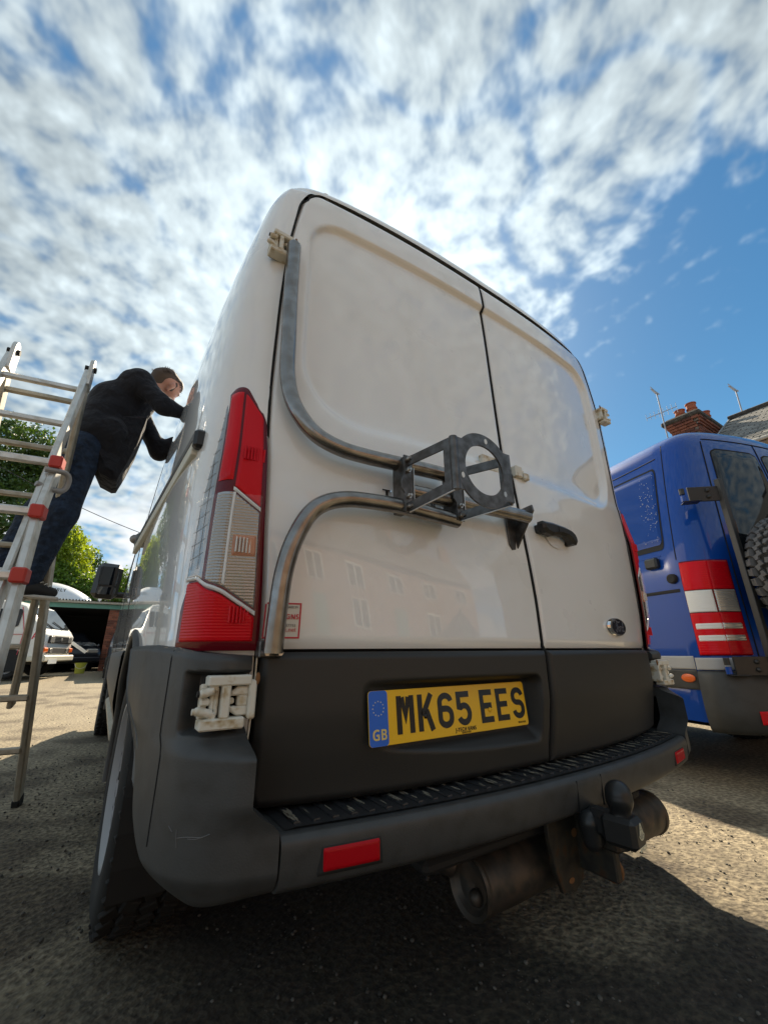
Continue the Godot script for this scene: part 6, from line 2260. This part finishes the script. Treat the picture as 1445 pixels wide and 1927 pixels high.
func tree_at(called: String, label: String, at: Vector3, h: float, lobes: Array, count: int, cm: Mesh, m: Material, grp: String) -> void:
	var t := thing(called, label, "tree", at, 0.0, grp)
	var tr := MB.new()
	tr.tube(spline([Vector3.ZERO, Vector3(0.1, h * 0.25, 0.05), Vector3(-0.05, h * 0.5, 0), Vector3(0.1, h * 0.8, 0.1)], 5), [0.30, 0.29, 0.28, 0.26, 0.25, 0.24, 0.22, 0.20, 0.18, 0.16, 0.14, 0.12, 0.10, 0.08, 0.06, 0.05], 10)
	for k in 14:
		var y := h * rng.randf_range(0.25, 0.75)
		var l: Array = lobes[k % lobes.size()]
		var e: Vector3 = l[0] + Vector3(rng.randfn(), rng.randfn(), rng.randfn()) * 0.3 * l[1]
		tr.tube([Vector3(0.05, y, 0), Vector3(e.x * 0.5, lerpf(y, e.y, 0.6), e.z * 0.5), e], [0.09, 0.06, 0.02], 6)
	build("trunk", tr, M.bark, t)
	crown(t, lobes, count, cm, m)

func trees() -> void:
	var c0 := leaf_clump(1, 16, 0.42, 0.20)
	var c1 := leaf_clump(2, 16, 0.30, 0.16)
	tree_at("broadleaf_tree", "tall leafy tree behind the ladder, its crown against the sky", Vector3(-9.5, 0, -31), 13.0, [[Vector3(-1.5, 9.5, 0), Vector3(3.2, 3.0, 2.6)], [Vector3(2.6, 8.8, 0.5), Vector3(2.6, 2.8, 2.2)], [Vector3(1.2, 12.6, 0), Vector3(3.0, 2.6, 2.2)], [Vector3(3.4, 12.4, 0), Vector3(1.7, 1.5, 1.5)], [Vector3(-0.5, 5.5, 0.8), Vector3(3.0, 2.0, 2.4)], [Vector3(-3.5, 11.5, 0), Vector3(2.4, 2.2, 2.0)]], 3000, c0, M.leaf_1, "trees behind the garage")
	tree_at("broadleaf_tree", "rounded sunlit yellow-green tree right of the ladder above the ivy", Vector3(-4.0, 0, -28.5), 7.0, [[Vector3(0.2, 5.9, 0.3), Vector3(1.4, 1.7, 1.3)], [Vector3(-0.9, 5.2, 0.3), Vector3(1.3, 1.5, 1.2)], [Vector3(0.6, 4.6, 0.2), Vector3(1.15, 1.2, 1.1)], [Vector3(-0.1, 7.2, 0), Vector3(0.9, 0.9, 0.9)]], 1500, c1, M.leaf_2, "trees behind the garage")
	tree_at("broadleaf_tree", "dark conifer-like bush tree behind the yellow-green tree", Vector3(-3.1, 0, -31.0), 7.0, [[Vector3(0.3, 5.4, 0), Vector3(1.0, 1.9, 1.0)], [Vector3(0.1, 3.8, 0), Vector3(1.5, 1.3, 1.2)]], 700, c1, M.leaf_1, "trees behind the garage")
	var iv := thing("ivy_bank", "ivy covered bank of greenery between the caravan and the trees", "ivy", Vector3(-4.0, 0, -27.5))
	var bk := MB.new()
	bk.grid(20, 8, func(u: float, v: float) -> Vector3: return Vector3(lerpf(-6.5, 3.4, u), 3.6 * sin(PI * 0.5 * v) * (0.8 + 0.2 * sin(u * 9.0)), 0.6 - 1.2 * v), Vector3(0, 0, 1))
	build("earth_bank", bk, M.bark, iv)
	crown(iv, [[Vector3(-4.5, 3.6, 0.3), Vector3(2.4, 2.0, 0.9)], [Vector3(-0.2, 4.1, 0.3), Vector3(2.1, 1.5, 0.9)], [Vector3(1.4, 3.8, 0.2), Vector3(1.6, 1.25, 0.9)], [Vector3(3.6, 4.1, 0.0), Vector3(1.0, 1.6, 0.9)], [Vector3(-0.4, 3.2, 0.7), Vector3(3.0, 1.0, 0.8)]], 3200, c1, M.leaf_0, "leaves")

func car_loft(mb: MB, prof_: Array, w: float, tuck_y: float, tuck: float) -> void:
	# side outline (x forward, y up) carried across the width with rounded flanks
	var n := prof_.size()
	var f := func(u: float, v: float) -> Vector3:
		var k := u * n
		var i := int(k) % n
		var p: Vector2 = prof_[i].lerp(prof_[(i + 1) % n], k - floorf(k))
		var s := v * 2.0 - 1.0
		var e := sstep(0.90, 1.0, absf(s)) * 0.045
		var ce := Vector2(p.x * 0.5 - 1.0, 1.0)
		p = p + (ce - p).normalized() * e
		var hw := w * 0.5 * (1.0 - tuck * clampf((p.y - tuck_y) / 0.8, 0.0, 1.0))
		return Vector3(p.x, p.y, s * hw)
	mb.grid(n * 4, 20, f, Vector3(0, 1, 0))
	for s in [0.0, 1.0]:
		var q := []
		for k in n * 4:
			q.append(f.call(float(k) / (n * 4), s))
		var ctr := Vector3.ZERO
		for p in q: ctr += p
		ctr /= q.size()
		for k in q.size():
			mb.quad(ctr, q[k], q[(k + 1) % q.size()], ctr, Vector3(0, 0, -1 if s == 0.0 else 1))

func background_vehicles() -> void:
	var c := thing("campervan", "old white campervan with black grille and bull-nosed front parked before the garage", "campervan", Vector3(-2.22, gy(-2, -14.8), -14.75), -0.30)
	var mb := MB.new()
	car_loft(mb, [Vector2(0.0, 0.55), Vector2(0.03, 1.10), Vector2(-0.06, 1.24), Vector2(-0.62, 1.90), Vector2(-0.95, 2.02), Vector2(-2.4, 2.10), Vector2(-4.2, 2.02), Vector2(-4.5, 1.85), Vector2(-4.56, 1.0), Vector2(-4.5, 0.55), Vector2(-2.0, 0.50)], 1.86, 1.15, 0.13)
	build("body", mb, M.camper_white, c)
	var ws := MB.new()
	ws.quad(Vector3(-0.10, 1.30, -0.76), Vector3(-0.10, 1.30, 0.76), Vector3(-0.575, 1.86, 0.68), Vector3(-0.575, 1.86, -0.68), Vector3(1, 1, 0))
	for k in ws.v.size(): ws.v[k] += Vector3(0.014, 0.012, 0)
	var wo := build("windscreen", ws, M.dark_glass, c)
	var wi := MB.new()
	for s in [-0.3, 0.35]:
		wi.tube([Vector3(-0.06, 1.30, s), Vector3(-0.22, 1.50, s + 0.38)], 0.012, 5)
	build("wiper", wi, M.black_rubber, wo)
	for q in [[-0.98, 0.62], [-1.85, 0.9], [-2.95, 1.0], [-3.95, 0.75]]:
		var sw := MB.new()
		sw.plate(round_rect(q[1], 0.48, 0.07), 0.01, Transform3D(Basis(Vector3.RIGHT, -0.12), Vector3(q[0], 1.55, 0.880)))
		build("side_window", sw, M.dark_glass, c)
	var gr := MB.new()
	gr.box(Vector3(0.035, 1.00, 0), Vector3(0.04, 0.20, 1.46), Basis.IDENTITY, 0.01)
	gr.box(Vector3(0.03, 0.71, 0), Vector3(0.04, 0.15, 1.36), Basis.IDENTITY, 0.01)
	var go := build("grille", gr, M.black_rubber, c)
	for y in [0.94, 0.98, 1.02, 1.06]:
		var sl := MB.new()
		sl.box(Vector3(0.058, y, 0), Vector3(0.008, 0.012, 0.95))
		build("slat", sl, M.old_bumper, go)
	for s in [-1.0, 1.0]:
		var hl := MB.new()
		hl.plate(round_rect(0.23, 0.16, 0.02), 0.02, Transform3D(Basis(Vector3(0, 0, -1), Vector3.UP, Vector3(1, 0, 0)), Vector3(0.05, 1.0, s * 0.56)), 0.004)
		build("headlight", hl, M.lamp_silver, c)
		var il := MB.new()
		il.box(Vector3(0.02, 0.72, s * 0.79), Vector3(0.08, 0.12, 0.22), Basis.IDENTITY, 0.02)
		build("indicator", il, M.orange_lens, c)
		var fo := MB.new()
		fo.plate(round_rect(0.13, 0.11, 0.02), 0.02, Transform3D(Basis(Vector3(0, 0, -1), Vector3.UP, Vector3(1, 0, 0)), Vector3(0.045, 0.71, s * 0.50)), 0.004)
		build("fog_light", fo, M.lamp_silver, c)
		for x in [-0.72, -3.25]:
			wheel(c, Vector3(x, 0.33, s * 0.80), 1.0, 0.33, 0.2, M.tyre_rubber).transform = Transform3D(Basis(Vector3.UP, -PI / 2 * s), Vector3(x, 0.33, s * 0.80)) * Transform3D(Basis.IDENTITY, -Vector3(x, 0.33, s * 0.80))
			var wa := MB.new()
			wa.plate(PackedVector2Array(arc(0, 0, 0.40, 0.40, -25, 205, 16)), 0.004, Transform3D(Basis(Vector3(s, 0, 0), Vector3.UP, Vector3(0, 0, s)), Vector3(x, 0.36, s * 0.931)))
			build("wheel_arch", wa, M.black_rubber, c)
	var em := MB.new()
	em.ball(Vector3(0.062, 1.0, 0.0), Vector3(0.008, 0.05, 0.05), 12)
	build("round_emblem", em, M.lamp_silver, c)
	var bp := MB.new()
	bp.box(Vector3(0.05, 0.50, 0), Vector3(0.14, 0.17, 1.86), Basis.IDENTITY, 0.03)
	bp.box(Vector3(-0.15, 0.50, 0.9), Vector3(0.5, 0.15, 0.08), Basis.IDENTITY, 0.03)
	build("front_bumper", bp, M.camper_cream, c)
	var pnl := MB.new()
	pnl.box(Vector3(0.125, 0.42, 0.45), Vector3(0.01, 0.12, 0.5))
	build("number_plate", pnl, M.lamp_white, c)
	var ds := MB.new()
	ds.tube([Vector3(-0.52, 0.6, 0.934), Vector3(-0.50, 1.2, 0.934), Vector3(-0.72, 1.85, 0.83)], 0.009, 5)
	ds.tube([Vector3(-0.52, 1.12, 0.935), Vector3(-4.3, 1.12, 0.935)], 0.008, 5)
	build("red_coachline", ds, M.sticker_red, c)
	text(c, "red_letter", "A", 0.17, M.sticker_red, Transform3D(Basis(Vector3.UP, 0.0), Vector3(-0.22, 1.08, 0.925)))
	var un := MB.new()
	un.box(Vector3(-2.2, 0.42, 0), Vector3(3.6, 0.16, 1.5))
	build("chassis", un, M.black_rubber, c)
	# dark hatchback in the garage mouth
	var d := thing("dark_car", "black hatchback with a plastic sheet over its bonnet inside the garage", "car", Vector3(-1.95, gy(-2, -18.2), -17.7), -PI / 2 + 0.35)
	var dm := MB.new()
	car_loft(dm, [Vector2(0.0, 0.30), Vector2(0.06, 0.60), Vector2(-0.05, 0.80), Vector2(-0.95, 0.98), Vector2(-1.55, 1.38), Vector2(-3.0, 1.42), Vector2(-3.7, 1.0), Vector2(-3.8, 0.6), Vector2(-3.75, 0.30), Vector2(-2.0, 0.25)], 1.66, 0.9, 0.18)
	build("body", dm, M.car_black, d)
	for s in [-1.0, 1.0]:
		var hl := MB.new()
		hl.box(Vector3(0.0, 0.70, s * 0.56), Vector3(0.12, 0.15, 0.36), Basis.IDENTITY, 0.03)
		build("headlight", hl, M.lamp_silver, d)
		for x in [-0.75, -3.1]:
			var wb := MB.new()
			wb.lathe([Vector2(0, -0.09), Vector2(0.27, -0.09), Vector2(0.30, -0.06), Vector2(0.30, 0.06), Vector2(0.27, 0.09), Vector2(0, 0.09)], 20, Transform3D(Basis(Vector3(1, 0, 0), Vector3(0, 0, 1), Vector3(0, -1, 0)), Vector3(x, 0.30, s * 0.75)))
			build("wheel", wb, M.tyre_rubber, d)
	var dp := MB.new()
	dp.box(Vector3(0.075, 0.42, 0.0), Vector3(0.012, 0.11, 0.52))
	build("number_plate", dp, M.lamp_white, d)
	var db := MB.new()
	db.box(Vector3(0.06, 0.42, 0), Vector3(0.10, 0.16, 1.64), Basis.IDENTITY, 0.03)
	build("front_bumper", db, M.car_black, d)
	var ps := MB.new()
	var nf := FastNoiseLite.new()
	nf.seed = 4; nf.frequency = 2.5
	ps.grid(24, 24, func(u: float, v: float) -> Vector3:
		var x := lerpf(0.05, -1.3, u)
		var z := lerpf(-0.75, 0.75, v)
		return Vector3(x, 0.86 + 0.16 * u + 0.10 * nf.get_noise_2d(x * 2.0, z * 2.0) + 0.03, z), Vector3.UP)
	var po := build("plastic_sheet", ps, M.plastic_sheet)
	po.transform = d.transform
	tag(po, "crumpled clear plastic sheet lying on the black car's bonnet", "plastic sheet")
	var st := MB.new()
	st.box(Vector3.ZERO, Vector3(0.55, 0.10, 0.02), Basis(Vector3.BACK, -0.62), 0.004)
	var so := build("white_strip", st, M.lamp_white)
	so.position = Vector3(-1.80, 1.02, -16.9)
	tag(so, "white strip of trim leaning askew on the black car's front", "trim strip")
	# second dark car beyond the white van's front wheel
	var e := thing("grey_car", "dark car with a pale sill just visible beyond the white van's front wheel", "car", Vector3(-0.42, 0.0, -9.2), PI / 2)
	var emb := MB.new()
	car_loft(emb, [Vector2(0.0, 0.32), Vector2(0.06, 0.70), Vector2(-0.05, 0.95), Vector2(-1.05, 1.10), Vector2(-1.7, 1.60), Vector2(-3.6, 1.64), Vector2(-4.2, 1.05), Vector2(-4.25, 0.6), Vector2(-4.2, 0.32), Vector2(-2.0, 0.30)], 1.72, 1.0, 0.16)
	build("body", emb, M.car_black, e)
	for s in [-1.0, 1.0]:
		for x in [-0.85, -3.4]:
			var wb := MB.new()
			wb.lathe([Vector2(0, -0.11), Vector2(0.30, -0.11), Vector2(0.34, -0.08), Vector2(0.34, 0.08), Vector2(0.30, 0.11), Vector2(0, 0.11)], 24, Transform3D(Basis(Vector3(1, 0, 0), Vector3(0, 0, 1), Vector3(0, -1, 0)), Vector3(x, 0.34, s * 0.78)))
			build("wheel", wb, M.tyre_rubber, e)
		var sl := MB.new()
		sl.box(Vector3(-2.1, 0.36, s * 0.87), Vector3(1.9, 0.05, 0.06), Basis.IDENTITY, 0.02)
		build("side_step", sl, M.chrome, e)
	e.position = Vector3(-0.10, 0.05, -13.4)
	e.rotation.y = -PI / 2

func small_things() -> void:
	var b := thing("bucket", "yellow-green bucket standing on the ground before the black car", "bucket", Vector3(-1.62, gy(-1.6, -16.4), -16.2))
	var mb := MB.new()
	mb.lathe([Vector2(0.0, 0.01), Vector2(0.125, 0.0), Vector2(0.155, 0.30), Vector2(0.165, 0.30), Vector2(0.165, 0.32), Vector2(0.145, 0.32), Vector2(0.12, 0.03), Vector2(0, 0.03)], 24)
	build("pail", mb, M.bucket_yellow, b)
	var hd := MB.new()
	hd.tube(spline([Vector3(-0.16, 0.30, 0), Vector3(-0.12, 0.20, 0.14), Vector3(0, 0.15, 0.18), Vector3(0.12, 0.20, 0.14), Vector3(0.16, 0.30, 0)], 5), 0.006, 6)
	build("handle", hd, M.lamp_white, b)
	var w := MB.new()
	var pts := []
	for k in 25:
		var t := k / 24.0
		pts.append(Vector3(lerpf(-8.0, 9.0, t), lerpf(10.6, 5.6, t) - 1.0 * sin(PI * t), -27.0 + 3.0 * t))
	w.tube(pts, 0.020, 5)
	tag(build("overhead_cable", w, M.black_rubber), "thin overhead cable sagging across the sky behind the white van", "cable")
